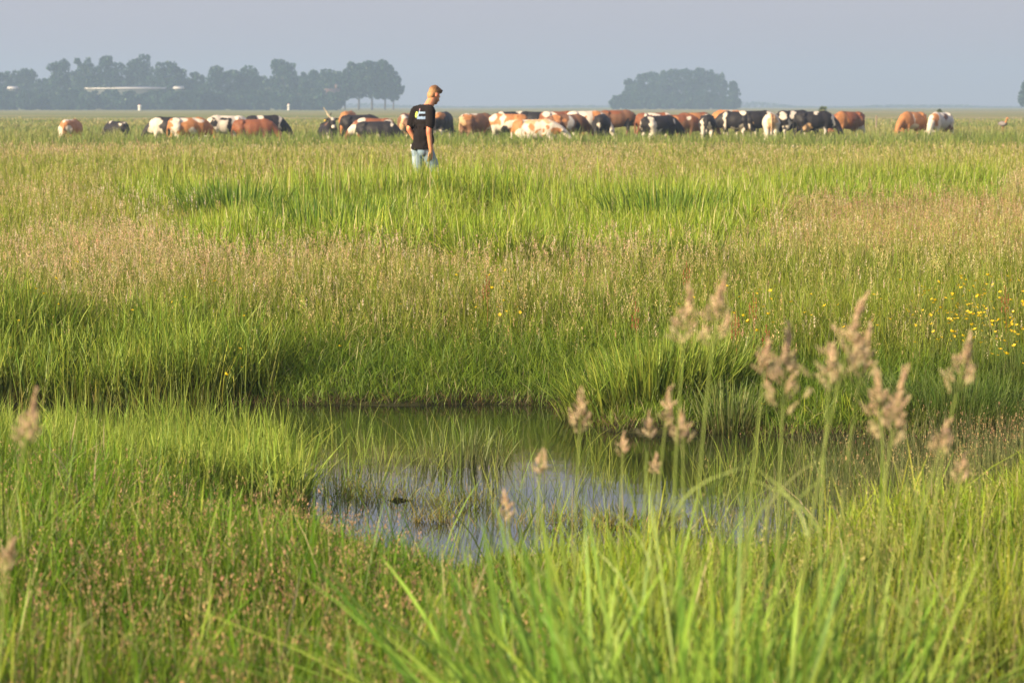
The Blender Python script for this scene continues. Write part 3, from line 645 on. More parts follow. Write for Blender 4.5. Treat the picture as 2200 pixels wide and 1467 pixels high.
def bank():
    """low mat and leafy fringe right above the waterline of the far bank, plus brown bases and debris"""
    bag = Bag()
    x, y = scatter(205000, 16.5, 22.0, .8); sd_ = sdist(x, y)
    m = (sd_ > -.03) & (sd_ < 1.6) & (y > 16.8) & (rng.random(len(x)) < np.clip(1.3 - sd_ * .55, .3, 1)); m &= ~((y < 17.8) & (pxof(x, y) < 1200))
    x, y, sd_ = x[m], y[m], sd_[m]; z = gz(x, y); N = len(x)
    pn = fnoise(x, y, .8, 1)
    h = (.05 + .16 * rng.random(N)) * np.clip(.45 + sd_ * 1.2, .5, 1.5) * (.6 + .9 * pn)
    c1 = jitter(mixc((.11, .25, .010), (.34, .43, .035), np.clip(pn + rng.random(N) * .3 - .1, 0, 1))); c0 = jitter(mixc((.06, .12, .012), (.12, .19, .02), rng.random(N)))
    br = (sd_ < .10) & (rng.random(N) < .55); c1[br] = jitter(np.tile((.20, .13, .06), (N, 1)))[br]; c0[br] = (.05, .03, .015)
    blades(bag, np.stack([x, y, z - .005], 1), h, .0030 + .0035 * rng.random(N), rng.random(N) * .7, rng.random(N) * .9, rng.random(N) * 6.28, c0, c1, 3)
    # tall sedge along the left part of the far bank
    x = rng.uniform(-6.6, -1.55, 36000); y = rng.uniform(18.6, 21.6, 36000); sd_ = sdist(x, y)
    cl = vnoise(x, y, .42, 2)
    m = (sd_ > -.12) & (sd_ < 1.5) & (rng.random(len(x)) < np.clip(cl * 2.6 - .55, .04, 1)) & (x < -1.6 - .3 * rng.random(len(x)) - np.clip(sd_ - .6, 0, 1) * .6)
    x, y = x[m], y[m]; z = gz(x, y); N = len(x)
    az = np.where(rng.random(N) < .5, 0.2, 2.6) + rng.normal(0, 1.0, N)
    h = (.26 + .40 * rng.random(N)) * (.6 + .7 * vnoise(x, y, .9, 0))
    c1 = jitter(mixc((.14, .27, .012), (.40, .47, .06), rng.random(N) ** 1.3), .14); c0 = jitter(mixc((.04, .07, .008), (.18, .09, .03), rng.random(N) ** 2))
    blades(bag, np.stack([x, y, np.maximum(z, ZW - .03)], 1), h, .006 + .0055 * rng.random(N), rng.random(N) * .3, rng.random(N) ** 2 * .5, az, c0, c1, 4)
    tag(link('bank_grass', bag.mesh('bank_grass'), M_GRASS), kind='stuff')

def near_side():
    bag = Bag()
    # leafy grass of the near bank
    d = 4.9 * (18.0 / 4.9) ** rng.random(320000); x = spread_x(d, .19, .5); y = d
    sd_ = sdist(x, y); u = pxof(x, y, -.3)
    m = (sd_ > .0) & (y < 18) & ~((y > 17.0) & (u < 1500))
    clp = vnoise(x, y, .55, 2); m &= rng.random(len(x)) < np.clip(clp * 1.8, .25, 1)
    m &= rng.random(len(x)) < np.where(y < 8.5, .30, np.where(y < 11, .6, 1.0))
    x, y, sd_, u, clp = x[m], y[m], sd_[m], u[m], clp[m]; z = gz(x, y); N = len(x); wide = rng.random(N) < .10
    edge = np.clip(.35 + sd_ * .35, .3, 1)
    h = (.12 + .28 * rng.random(N) ** 1.3) * (.45 + .95 * clp) * edge; h = cap_height(x, y, z, h, .90)
    t = np.clip(rng.random(N) * .7 + np.clip((u - 1150) / 300, -1, 1) * .24 + (clp - .5) * .5, 0, 1)
    c1 = jitter(mixc((.115, .26, .007), (.42, .50, .04), t), .20); c0 = jitter(mixc((.025, .055, .004), (.12, .19, .012), t * .8))
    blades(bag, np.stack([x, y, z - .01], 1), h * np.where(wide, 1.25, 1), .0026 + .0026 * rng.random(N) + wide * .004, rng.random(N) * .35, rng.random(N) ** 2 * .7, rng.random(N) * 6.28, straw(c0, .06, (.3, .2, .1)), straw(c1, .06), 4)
    tag(link('pondside_grass', bag.mesh('pondside_grass'), M_GRASS), kind='stuff')

    # stand of upright glyceria blades in the shallows, left
    bag = Bag()
    def stand(n, poly_px, hmin, hmax, wmin, wmax, ca, cb, thr=.25, lean=.25, zbase=ZW):
        pl = np.array([on_z(a, b, zbase)[:2] for a, b in poly_px]); lo, hi = pl.min(0), pl.max(0)
        q = rng.random((n, 2)) * (hi - lo) + lo
        ins = np.zeros(n, bool)
        for i in range(len(pl)):
            ax, ay = pl[i]; bx, by = pl[(i + 1) % len(pl)]
            cnd = ((ay > q[:, 1]) != (by > q[:, 1]))
            with np.errstate(divide='ignore', invalid='ignore'): xx = (bx - ax) * (q[:, 1] - ay) / (by - ay) + ax
            ins ^= cnd & (q[:, 0] < xx)
        cl = vnoise(q[:, 0], q[:, 1], .30, 1); ins &= rng.random(n) < np.clip((cl - thr) * 3, .03, 1)
        q = q[ins]; N = len(q)
        zz = np.maximum(gz(q[:, 0], q[:, 1]), ZW - .12)
        cc = cl[ins]; h = (hmin + (hmax - hmin) * rng.random(N)) * (.65 + .55 * cc) + (ZW - np.minimum(zz, ZW))
        t = rng.random(N)
        c1 = jitter(mixc(ca, cb, t), .12); c0 = jitter(mixc((.05, .085, .015), (.12, .10, .035), t ** 2))
        return blades(bag, np.stack([q[:, 0], q[:, 1], zz], 1), h, wmin + (wmax - wmin) * rng.random(N), rng.random(N) * lean, rng.random(N) ** 2 * .6, rng.random(N) * 6.28, c0, c1, 4)
    A, B = (.15, .28, .015), (.44, .52, .08)
    stand(19000, [(-260, 985), (600, 985), (660, 1080), (650, 1145), (500, 1150), (0, 1130), (-260, 1110)], .20, .43, .0045, .0085, A, B, .24)
    stand(5000, [(-260, 930), (420, 930), (640, 990), (-260, 1000)], .18, .42, .003, .006, A, B, .42, .2)
    stand(1300, [(1180, 960), (1560, 1000), (1700, 1120), (1120, 1120)], .10, .26, .002, .004, A, B, .5, .3)
    stand(1100, [(640, 940), (1130, 950), (1130, 1090), (660, 1100)], .10, .32, .0022, .005, A, B, .42, .25)
    stand(700, [(650, 930), (800, 950), (840, 1180), (700, 1150)], .10, .34, .003, .006, A, B, .30, .3)
    stand(1500, [(1560, 960), (1760, 960), (1800, 1160), (1500, 1180)], .10, .30, .002, .0045, A, B, .40, .3)
    stand(1500, [(700, 1010), (1560, 1040), (1560, 1200), (980, 1250), (720, 1140)], .06, .26, .002, .004, A, B, .45, .3)
    stand(4600, [(1680, 1010), (2000, 950), (2350, 960), (2350, 1130), (1900, 1150), (1650, 1130)], .16, .34, .0022, .004, (.12, .17, .05), (.25, .25, .10), .3, .2)
    tag(link('emergent_grass', bag.mesh('emergent_grass'), M_GRASS), kind='stuff')

    # brown headed rushes, left foreground; tan tipped spike rush at the right of the water
    bag = Bag()
    n = 15500
    y = 5.4 * (12.2 / 5.4) ** rng.random(n); x = spread_x(y, .19, .3, .2); u = pxof(x, y, 0); sd_ = sdist(x, y)
    keep = (sd_ > .35) & (u < 1080 + (vnoise(x, y, .6) - .5) * 500) & (rng.random(n) < np.clip(vnoise(x, y, .5, 1) * 1.9 - .1, .15, 1))
    x, y = x[keep], y[keep]; z = gz(x, y); N = len(x)
    h = cap_height(x, y, z, .20 + .16 * rng.random(N), .93)
    tips = blades(bag, np.stack([x, y, z], 1), h, .0020 + .001 * rng.random(N), rng.random(N) * .18, rng.random(N) * .12, rng.random(N) * 6.28, jitter(mixc((.05, .11, .006), (.11, .19, .012), rng.random(N))), jitter(mixc((.10, .21, .01), (.22, .30, .03), rng.random(N))), 3)
    cl_ = jitter(mixc((.33, .19, .11), (.48, .34, .18), rng.random(N)), .15)
    spikelets(bag, tips, .03 + .03 * rng.random(N), np.full(N, .010), 6, np.full(N, .0048), cl_, 'spindle')
    n = 4200
    q = np.array([on_z(a, b, ZW)[:2] for a, b in zip(rng.uniform(1500, 2400, n), rng.uniform(950, 1140, n))])
    keep = rng.random(n) < np.clip((pxof(q[:, 0], q[:, 1]) - 1640) / 400, .02, 1) * np.clip((img(q[:, 0], q[:, 1], ZW)[1] - 955) / 60, .05, 1) * np.clip(vnoise(q[:, 0], q[:, 1], .4, 1) * 1.8 - .2, .1, 1)
    q = q[keep]; N = len(q); zz = np.maximum(gz(q[:, 0], q[:, 1]), ZW - .1)
    tips = blades(bag, np.stack([q[:, 0], q[:, 1], zz], 1), .26 + .18 * rng.random(N), np.full(N, .0026), rng.random(N) * .2, rng.random(N) * .1, rng.random(N) * 6.28, jitter(mixc((.05, .09, .02), (.10, .13, .03), rng.random(N))), jitter(mixc((.12, .16, .05), (.22, .22, .10), rng.random(N))), 3)
    spikelets(bag, tips, np.full(N, .02), np.full(N, .002), 4, np.full(N, .004), jitter(np.tile((.44, .30, .16), (N, 1)), .2), 'spindle')
    tag(link('rushes', bag.mesh('rushes'), M_SEED), kind='stuff')

    # thin flowering grass, right foreground, plus a scattering over the near bank
    bag = Bag()
    n = 6200
    y = 5.6 * (16.5 / 5.6) ** rng.random(n); x = spread_x(y, .19, .3, .2); u = pxof(x, y, 0); sd_ = sdist(x, y)
    keep = (sd_ > .25) & ((u > 1500) | ((rng.random(n) < .14) & (y < 13)))
    x, y = x[keep], y[keep]; z = gz(x, y); N = len(x)
    hh = cap_height(x, y, z, .26 + .26 * rng.random(N), .9)
    tips = blades(bag, np.stack([x, y, z], 1), hh, .0018 + .001 * rng.random(N), rng.random(N) * .3, rng.random(N) * .25, rng.random(N) * 6.28, jitter(mixc(G_MD, G_LT, rng.random(N))), jitter(mixc((.26, .28, .08), (.36, .31, .13), rng.random(N))), 4)
    spikelets(bag, tips, .05 + .06 * rng.random(N), np.full(N, .010), 7, np.full(N, .0038), jitter(mixc((.34, .36, .09), (.44, .36, .17), rng.random(N)), .15), 'spindle')
    # bits of water weed and fallen stalks on the islets and the surface
    n = 1500
    k = rng.integers(0, len(ISL), n); iv = np.array(ISL)[k]
    x = iv[:, 0] + rng.normal(0, .5, n) * iv[:, 2]; y = iv[:, 1] + rng.normal(0, .26, n) * iv[:, 2]; z = np.maximum(gz(x, y), ZW - .01)
    c1 = jitter(mixc((.26, .38, .05), (.48, .32, .12), rng.random(n) ** 1.5)); c0 = jitter(mixc((.14, .20, .03), (.32, .20, .07), rng.random(n)))
    blades(bag, np.stack([x, y, z], 1), .02 + .13 * rng.random(n), .002 + .003 * rng.random(n), rng.random(n) * .6, rng.random(n) * .8, rng.random(n) * 6.28, c0, c1, 3)
    n = 420
    q = np.array([on_z(a, b, ZW + .004) for a, b in zip(rng.uniform(640, 2100, n), 874 + 60 * rng.random(n) + 150 * rng.random(n) ** 2)])
    q = q[sdist(q[:, 0], q[:, 1]) < -.05]; n = len(q)
    blades(bag, q, .003 + .012 * rng.random(n) ** 2, .002 + .004 * rng.random(n), np.full(n, 9.), np.zeros(n), rng.normal(0, .5, n), np.tile((.12, .10, .06), (n, 1)), np.tile((.16, .13, .08), (n, 1)), 2)
    tag(link('flowering_grass', bag.mesh('flowering_grass'), M_SEED), kind='stuff')

# ------------------------------------------------------------------ single clumps
def clump(name, label, cat, px, py, zb, spread, n, hmin, hmax, wmin, wmax, ca, cb, lean=.35, bend=.8, group=None, ybias=.5, Yd=None, cbase=((.06, .08, .015), (.13, .09, .035))):
    if Yd is None: c = on_z(px, py, zb)
    else: c = at_y(px, py, Yd)
    bag = Bag()
    r = spread * rng.random(n) ** .55; a = rng.random(n) * 6.283
    x = r * np.cos(a); y = r * np.sin(a) * ybias
    wz = np.maximum(gz(x + c[0], y + c[1]), ZW - .08); z0 = float(np.max(wz)) if zb is None else gz1(c[0], c[1])
    out = np.where(rng.random(n) < .72, a, rng.random(n) * 6.283)
    h = hmin + (hmax - hmin) * rng.random(n)
    blades(bag, np.stack([x, y, wz - z0], 1), h * (1 - .25 * r / spread), wmin + (wmax - wmin) * rng.random(n), lean * (r / spread) * (.4 + .6 * rng.random(n)), bend * rng.random(n) ** 2.2, out,
           jitter(mixc(*cbase, rng.random(n) ** 1.6)), jitter(mixc(ca, cb, rng.random(n)), .12), 5)
    o = link(name, bag.mesh(name), M_GRASS); o.location = (c[0], c[1], z0)
    tag(o, label, cat, group); return o
def clumps():
    A, B = (.12, .23, .02), (.32, .41, .07)
    clump('sedge_clump', 'big dense green sedge clump leaning over the water on the far bank', 'sedge clump', 1410, 880, -.38, .60, 1500, .30, .56, .006, .012, (.13, .25, .012), (.40, .48, .07), .45, .6, ybias=.55)
    clump('sedge_clump', 'smaller upright sedge tuft standing in the water right of the big far-bank clump', 'sedge clump', 1568, 928, ZW, .20, 260, .22, .44, .004, .007, A, (.30, .34, .12), .3, .5)
    clump('grass_clump', 'soft rounded green grass clump on the far bank at the right edge', 'grass clump', 2060, 925, ZW, .60, 2200, .20, .40, .003, .005, (.07, .16, .018), (.17, .26, .045), .8, .9)
    clump('grass_clump', 'dark grass clump overhanging the water at the far right edge', 'grass clump', 2185, 900, ZW, .35, 900, .22, .40, .003, .005, (.06, .13, .015), (.14, .22, .04), .9, .9)  # blades coloured darker than the neighbouring clump
    clump('water_grass_clump', 'upright light green blades rising from the middle of the pond', 'water grass', 995, 1000, ZW, .26, 150, .24, .46, .004, .007, (.17, .25, .06), (.30, .35, .13), .25, .5, ybias=.4)
    clump('water_grass_clump', 'sparse thin blades in the water at the left side of the pond', 'water grass', 860, 985, ZW, .20, 90, .10, .24, .003, .005, (.17, .25, .06), (.30, .33, .13), .3, .5, ybias=.4)
    clump('water_grass_clump', 'leafy tuft growing on the muddy islet in front of the open water', 'water grass', 1330, 1128, ZW, .30, 260, .08, .22, .003, .005, A, (.28, .30, .09), .5, .7, ybias=.4)
    clump('water_grass_clump', 'green tuft on the islet left of the open water', 'water grass', 1010, 1080, ZW, .32, 240, .06, .18, .003, .005, A, (.26, .26, .09), .5, .7, ybias=.4)
    for px, Y, r_, lab in [(1432, 31.5, .62, 'dark green clump of tall broad blades right of the middle of the reedy patch'), (705, 28.5, .55, 'dark tall reed clump at the left front of the bright reedy patch'), (500, 35, .6, 'dark reed clump at the left rear end of the bright reedy patch')]:
        n = 420; r = r_ * rng.random(n) ** .5; a = rng.random(n) * 6.283; x0 = (px - 1100) / FPX * Y; z0 = gz1(x0, Y); bag = Bag()
        blades(bag, np.stack([r * np.cos(a), r * np.sin(a) * .8, np.zeros(n)], 1), .50 + .36 * rng.random(n), .011 + .008 * rng.random(n), .3 * rng.random(n) * r / r_, .5 * rng.random(n) ** 1.6, a, jitter(mixc((.02, .05, .006), (.06, .11, .012), rng.random(n))), jitter(mixc((.07, .17, .012), (.22, .34, .035), rng.random(n) ** 1.4)), 4)
        o = link('reed_clump', bag.mesh('reed_clump'), M_GRASS); o.location = (x0, Y, z0); tag(o, lab, 'reed clump')
    # wide leaved cocksfoot close to the camera
    for i, (px, Y, n, lab) in enumerate([(1330, 5.6, 190, 'blurred broad leaved grass clump at the bottom, left of the tallest foreground leaves'),
                                         (1560, 5.2, 260, 'tallest blurred broad leaved grass clump at the bottom centre right'),
                                         (1770, 5.7, 170, 'blurred broad leaved grass clump at the bottom, right of the tallest foreground leaves'),
                                         (1160, 6.3, 130, 'low blurred grass clump at the bottom middle of the photo')]):
        x = (px - 1100) / FPX * Y
        bag = Bag(); z0 = gz1(x, Y)
        r = .26 * rng.random(n) ** .6; a = rng.random(n) * 6.283; out = np.where(rng.random(n) < .7, a, rng.random(n) * 6.283)
        hh = .50 + .36 * rng.random(n); hh *= (1.0, 1.12, .92, .8)[i]
        bb = np.where(rng.random(n) < .38, .7 + .7 * rng.random(n), .5 * rng.random(n) ** 1.3)
        blades(bag, np.stack([r * np.cos(a), r * np.sin(a), np.zeros(n)], 1), hh, (.006 + .007 * rng.random(n) + .005 * (rng.random(n) < .25)), .32 * rng.random(n), bb, out,
               jitter(mixc((.06, .13, .012), (.15, .22, .025), rng.random(n))), jitter(mixc((.14, .31, .035), (.36, .52, .075), rng.random(n)), .12), 7)
        o = link('grass_clump', bag.mesh('grass_clump'), M_GRASS); o.location = (x, Y, z0)
        tag(o, lab, 'grass clump')

# flowering cocksfoot stems: tip px, tip py, panicle rows, lower visible stem px, py, distance, label
STEMS = [
 (1480, 622, 120, 1452, 960, 5.6, 'second tallest blurred pink grass head, leftmost of the tall pair'),
 (1553, 598, 140, 1490, 1010, 5.5, 'tallest blurred pink grass head, reaching highest into the meadow behind'),
 (1650, 735, 75, 1560, 1050, 5.4, 'small bent grass head on the left shoulder of the dense pink head'),
 (1695, 700, 185, 1690, 1080, 5.6, 'dense upright pink grass head between the tall pair and the widest head'),
 (1855, 636, 200, 1700, 1100, 5.3, 'widest blurred pink grass head, its tip bent to the right'),
 (1868, 705, 120, 1790, 1080, 5.7, 'pink grass head overlapping the right side of the widest head'),
 (1790, 745, 90, 1770, 1120, 5.9, 'short grass head tucked below the widest head'),
 (1885, 805, 110, 1870, 1080, 5.6, 'grass head just left of the broad drooping pair on the right'),
 (1945, 795, 165, 1850, 1130, 5.3, 'broad pink grass head leaning right below the slanted one'),
 (2085, 725, 115, 1960, 1020, 5.6, 'slanted grass head leaning far right near the yellow flowers'),
 (2040, 908, 70, 1900, 1130, 5.2, 'nearly horizontal grass head at the right edge of the water'),
 (1250, 842, 85, 1235, 1180, 6.2, 'lone grass head in front of the far bank, left of the sedge clump'),
 (1441, 838, 75, 1420, 1150, 6.0, 'small grass head in front of the base of the sedge clump'),
 (1466, 885, 70, 1450, 1160, 5.9, 'small grass head close right of and below another one over the dark water'),
 (1395, 890, 55, 1390, 1170, 6.3, 'short pale grass head over the dark water'),
 (1340, 935, 45, 1320, 1180, 6.6, 'tiny grass head over the middle of the water'),
 (1410, 980, 40, 1400, 1190, 6.6, 'tiny grass head low over the lavender reflection'),
 (1165, 970, 50, 1180, 1200, 6.4, 'tiny grass head at the left part of the lavender reflection'),
 (1085, 1060, 60, 1090, 1260, 6.2, 'grass head low in front of the left islet'),
 (78, 845, 115, 10, 1150, 5.2, 'large blurred grass head at the left edge of the photo'),
 (30, 1165, 60, -40, 1330, 4.9, 'blurred grass head cut by the lower left edge'),
 (2075, 980, 60, 1990, 1180, 5.7, 'pale grass head low on the right over the spike rushes'),
]
def bez(p0, p1, p2, t):
    t = np.asarray(t)[:, None]; return (1 - t) ** 2 * p0 + 2 * t * (1 - t) * p1 + t * t * p2
def tube(bag, pts, rads, col, nu=5):
    n = len(pts); V = []
    for i in range(n):
        for k in range(nu):
            a = 2 * math.pi * k / nu
            V.append(pts[i] + np.array([math.cos(a), math.sin(a) * .9, -.15 * math.cos(a)]) * rads[i])
    F = []
    for i in range(n - 1):
        for k in range(nu): F.append((i * nu + k, i * nu + (k + 1) % nu, (i + 1) * nu + (k + 1) % nu, (i + 1) * nu + k))
    bag.add(np.array(V), np.array(col if np.ndim(col) == 2 else [col] * len(V)), [np.array(F)])
def stems():
    for (tx, ty, ln, sx, sy, Y, lab) in STEMS:
        tip = at_y(tx, ty, Y); low = at_y(sx, sy, Y - .05)
        dirx = (low - tip); gzl = gz1(low[0], Y)
        t = (gzl - tip[2]) / (low[2] - tip[2]) if low[2] < tip[2] else 1.5
        t = min(t, 2.2)
        base = np.array([low[0] + (low[0] - tip[0]) * .15, Y - .1, gz1(low[0], Y)])
        root = empty('cocksfoot', base)
        tag(root, lab, 'seeding grass', 'flowering grass stems in the foreground')
        b = Bag(); ts = np.linspace(0, 1, 13)
        mid = np.array([low[0] * .6 + base[0] * .4 + rng.normal(0, .03), Y - .05, (base[2] + tip[2]) * .5 + .16])
        pts = bez(base, mid, tip, ts) - base
        tube(b, pts, np.linspace(.0032, .0012, 13), jitter(np.tile((.34, .43, .10), (65, 1)), .05))
        # a couple of stem leaves
        k = 2; P = pts[[5, 7]]
        blades(b, P, np.array([.20, .16]), np.array([.009, .008]), np.array([.3, .4]), np.array([.5, .8]), rng.random(2) * 6.28, np.tile((.22, .32, .06), (2, 1)), np.tile((.36, .44, .12), (2, 1)), 5)
        link('stalk', b.mesh('stalk'), M_GRASS, root)
        # panicle: short side branches carrying dense lumps of spikelets
        b = Bag(); L = ln / FPX * Y * 1.05
        axv = (bez(base, mid, tip, [1.0]) - bez(base, mid, tip, [.93]))[0]; axv /= np.linalg.norm(axv)
        nl = max(7, int(ln / 6)); end = tip - base; k_ = .72 + .38 * min(1, ln / 130)
        spread = rng.uniform(.75, 1.25)
        for j in range(nl):
            f = (j + .2) / nl; c = end - axv * L * f
            if f < .34:
                e = c + np.array([rng.normal(0, .0022), rng.normal(0, .002), 0]); dr = axv + rng.normal(0, .18, 3); lr, wr = .0125 * k_, .0048 * k_ * (.6 + 1.4 * f)
            else:
                sgn = 1 if (j % 2) else -1
                out = sgn * (f - .25) * L * rng.uniform(.16, .44) * spread; dr = np.array([sgn * rng.uniform(.35, 1.0), rng.normal(0, .5), rng.uniform(.5, 1.1)])
                e = c + np.array([out, rng.normal(0, .012), abs(out) * rng.uniform(.3, .9)]); lr, wr = rng.uniform(.010, .018) * k_, rng.uniform(.0048, .0072) * k_
                tube(b, np.stack([c - axv * .012, e]), [.0009, .0007], (.38, .36, .15), 3)
            dr = dr / np.linalg.norm(dr); m = 46
            tt = rng.uniform(-1, 1, m); q = rng.normal(0, 1, (m, 3)); q /= np.linalg.norm(q, axis=1)[:, None]; q *= (rng.random(m) ** .5 * wr * np.sqrt(np.clip(1 - tt ** 2 * .9, .05, 1)))[:, None]
            q = q + dr * (tt * lr)[:, None] + e
            sz = .0030; ff = rng.random(m) * 6.28
            u = np.stack([np.cos(ff) * sz * .45, np.sin(ff) * sz * .45, np.zeros(m)], 1); v = (dr + rng.normal(0, .35, (m, 3))) * sz * 1.25
            V = np.stack([q - v, q + u, q + v, q - u], 1).reshape(-1, 3)
            cc = jitter(mixc((.70, .50, .37), (.68, .60, .34), np.clip(rng.random(m) * .6 + (.5 if f > .8 else 0), 0, 1)), .12)
            b.add(V, np.repeat(cc, 4, 0), [(np.arange(m) * 4)[:, None] + np.array([[0, 1, 2, 3]])])
        link('seed_head', b.mesh('seed_head'), M_SEED, root)
    # two arched bare stalks
    for (x0, y0, xm, ym, x1, y1, Y, lab) in [(150, 1400, 190, 1290, 302, 1402, 5.6, 'pale arched grass stalk bending over at the lower left'),
                                             (1650, 1090, 1760, 960, 1870, 1010, 6.0, 'thin arched stalk curving in front of the right part of the water')]:
        p0, pm, p1 = at_y(x0, y0, Y), at_y(xm, ym - 30, Y), at_y(x1, y1, Y)
        base = np.array([p0[0] - .03, Y, gz1(p0[0], Y)])
        b = Bag(); pts = np.concatenate([bez(base, (base + p0) / 2, p0, np.linspace(0, .9, 5)), bez(p0, pm * 1.0, p1, np.linspace(0, 1, 12))]) - base
        tube(b, pts, np.linspace(.0034, .0020, 17), (.30, .34, .12))
        o = link('bent_grass', b.mesh('bent_grass'), M_GRASS); o.location = base; tag(o, lab, 'bent grass')

def march(px, py, hf, lo=18, hi=60):
    """where a plant of height hf has its top on this line of sight"""
    d = ray(px, py); Ys = np.arange(lo, hi, .08); t = Ys / d[1]; x = d[0] * t; z = CH + d[2] * t
    g = gz(x, Ys); ok = np.where(z <= g + hf)[0]
    if not len(ok): return None
    i = ok[0]; return x[i], Ys[i], g[i], z[i]
M_PETAL = leaf_mat('petals', .3, .4, .06, (.80, .56, .012)); M_STEM = leaf_mat('stem_green', .3, .5, .04, (.14, .19, .04)); M_SORREL = leaf_mat('sorrel', .3, .6, .03, (.36, .12, .055))
def flowers():
    spots = []
    while len(spots) < 165:
        px = 2095 + rng.normal(0, 75); py = 655 + rng.normal(0, 42)
        if px > 2130: py += rng.uniform(0, 130) * (rng.random() < .5)
        if px < 2240 and py > 590: spots.append((px, py, 0))
    for _ in range(26): spots.append((rng.uniform(1560, 1900), rng.uniform(600, 740), 1))
    for _ in range(15): spots.append((rng.uniform(960, 1120), rng.uniform(555, 680), 2))
    for p in [(78, 622), (92, 618), (120, 600), (126, 655), (95, 632), (165, 564), (240, 565), (284, 668), (370, 650), (398, 640), (434, 600), (485, 805), (520, 790), (524, 680), (515, 750), (462, 605), (730, 745), (22, 748), (860, 655), (1490, 640), (1440, 660), (1460, 655), (1700, 650), (1640, 870), (40, 690)]: spots.append((*p, 3))
    labs = [None, 'yellow buttercup scattered behind the blurred pink grass heads, left of the dense flower patch',
            'yellow buttercup in the loose group in the middle of the far bank', 'single yellow buttercup dotted in the grass of the left and middle far bank']
    grp = ['buttercups of the dense patch', 'buttercups behind the pink grass heads', 'buttercups in the middle of the bank', 'single buttercups on the bank']
    protos = []
    for k in range(4):
        b = Bag(); pts = np.array([[0, 0, -.42], [.012 * k, .01, -.2], [0, 0, 0]])
        tube(b, pts, [.0016, .0014, .001], (.14, .19, .04), 4); st = b.mesh('stem')
        b = Bag(); V = []; F = []
        for j in range(5):
            a = 2 * math.pi * j / 5 + k; da = .55
            r = .0118
            base = len(V)
            V += [(0, 0, 0), (r * .8 * math.cos(a - da), r * .8 * math.sin(a - da), .005), (r * 1.1 * math.cos(a), r * 1.1 * math.sin(a), .007), (r * .8 * math.cos(a + da), r * .8 * math.sin(a + da), .005)]
            F.append((base, base + 1, base + 2, base + 3))
        b.add(np.array(V), np.tile((.8, .56, .01), (len(V), 1)), [np.array(F)]); protos.append((st, b.mesh('petals')))
    for st, pe in protos: st.materials.append(M_STEM); pe.materials.append(M_PETAL)
    for px, py, g in spots:
        r = march(px, py, .50, 17.9, 30)
        if r is None: continue
        x, y, gg, z = r
        st, pe = protos[random.randrange(4)]
        s = (z - gg) / .42 if z > gg else .5
        o = empty('buttercup', (x, y, gg)); 
        if g == 0:
            reg = 'upper left' if px < 2080 and py < 640 else 'lower left' if px < 2080 else 'top' if py < 620 else 'crowded middle' if py < 690 and px < 2150 else 'right edge' if py < 690 else 'lower tail'
            tag(o, 'yellow buttercup in the %s of the dense yellow patch on the right bank' % reg, 'flower', 'buttercups in the %s of the dense patch' % reg)
        else: tag(o, labs[g], 'flower', grp[g])
        a = bpy.data.objects.new('stem', st); COL.objects.link(a); a.parent = o; a.location = (0, 0, .42 * s); a.scale = (1, 1, s)
        c = bpy.data.objects.new('flower_head', pe); COL.objects.link(c); c.parent = o; c.location = (0, 0, .42 * s + .002); c.rotation_euler = (random.uniform(-.2, 1.0), random.uniform(-.6, .3), random.uniform(0, 6)); k = random.uniform(.8, 1.3); c.scale = (k, k, k)
    sor = [(1365, 648, 'reddish sorrel spike on the bank above the sedge clump'), (1618, 628, 'tallest reddish sorrel spike, between the tall pink heads and the yellow flowers'), (1646, 695, 'reddish sorrel spike right behind the small bent grass head'),
           (1580, 668, 'reddish sorrel spike just right of the tallest pink grass head'), (2160, 615, 'reddish sorrel spike among the yellow flowers at the right edge'), (1045, 590, 'reddish sorrel spike in the middle of the meadow'), (255, 905, None), (1475, 560, 'faint reddish sorrel spike high on the bank behind the pink heads')]
    for px, py, lab in sor:
        if lab is None: continue
        r = march(px, py, .55, 17.9, 40)
        if r is None: continue
        x, y, gg, z = r; h = z - gg
        o = empty('sorrel', (x, y, gg)); tag(o, lab, 'sorrel', 'sorrel spikes on the bank')
        b = Bag(); tube(b, np.array([[0, 0, 0], [.01, 0, h * .5], [0, 0, h]]), [.0022, .002, .001], (.3, .15, .06), 5); link('stem', b.mesh('stem'), M_SORREL, o)
        b = Bag(); n = 3
        spikelets(b, np.array([[0, 0, h], [.02, 0, h - .04], [-.022, 0, h - .07]]), np.array([.18, .14, .12]), np.array([.009, .008, .008]), 46, np.full(3, .006), np.tile((.36, .12, .05), (3, 1)), 'spindle'); link('flower_spike', b.mesh('flower_spike'), M_SORREL, o)

# ------------------------------------------------------------------ trees far away
def crown_pts(n, parts):
    P = []
    wts = np.array([p[3] * p[4] * p[5] for p in parts]); wts = wts ** .75; wts /= wts.sum()
    for (cx, cy_, cz, rx, ry, rz), k in zip(parts, (wts * n).astype(int)):
        q = rng.normal(0, 1, (k, 3)); q /= np.linalg.norm(q, axis=1)[:, None]; q *= (.45 + .6 * rng.random(k) ** .6)[:, None]
        P.append(q * (rx, ry, rz) + (cx, cy_, cz))
    return np.concatenate(P)
def leaves(P, size, ca, cb, name='crown'):
    n = len(P); a = rng.normal(0, 1, (n, 3)); a /= np.linalg.norm(a, axis=1)[:, None]; b = np.cross(a, rng.normal(0, 1, (n, 3))); b /= np.linalg.norm(b, axis=1)[:, None]
    s = size * (.5 + rng.random(n))[:, None]
    V = np.stack([P - a * s, P + b * s * .8, P + a * s, P - b * s * .8], 1).reshape(-1, 3)
    c = jitter(mixc(ca, cb, rng.random(n)), .15)
    return mesh_np(name, V, [(np.arange(n) * 4)[:, None] + np.array([[0, 1, 2, 3]])], np.repeat(c, 4, 0))
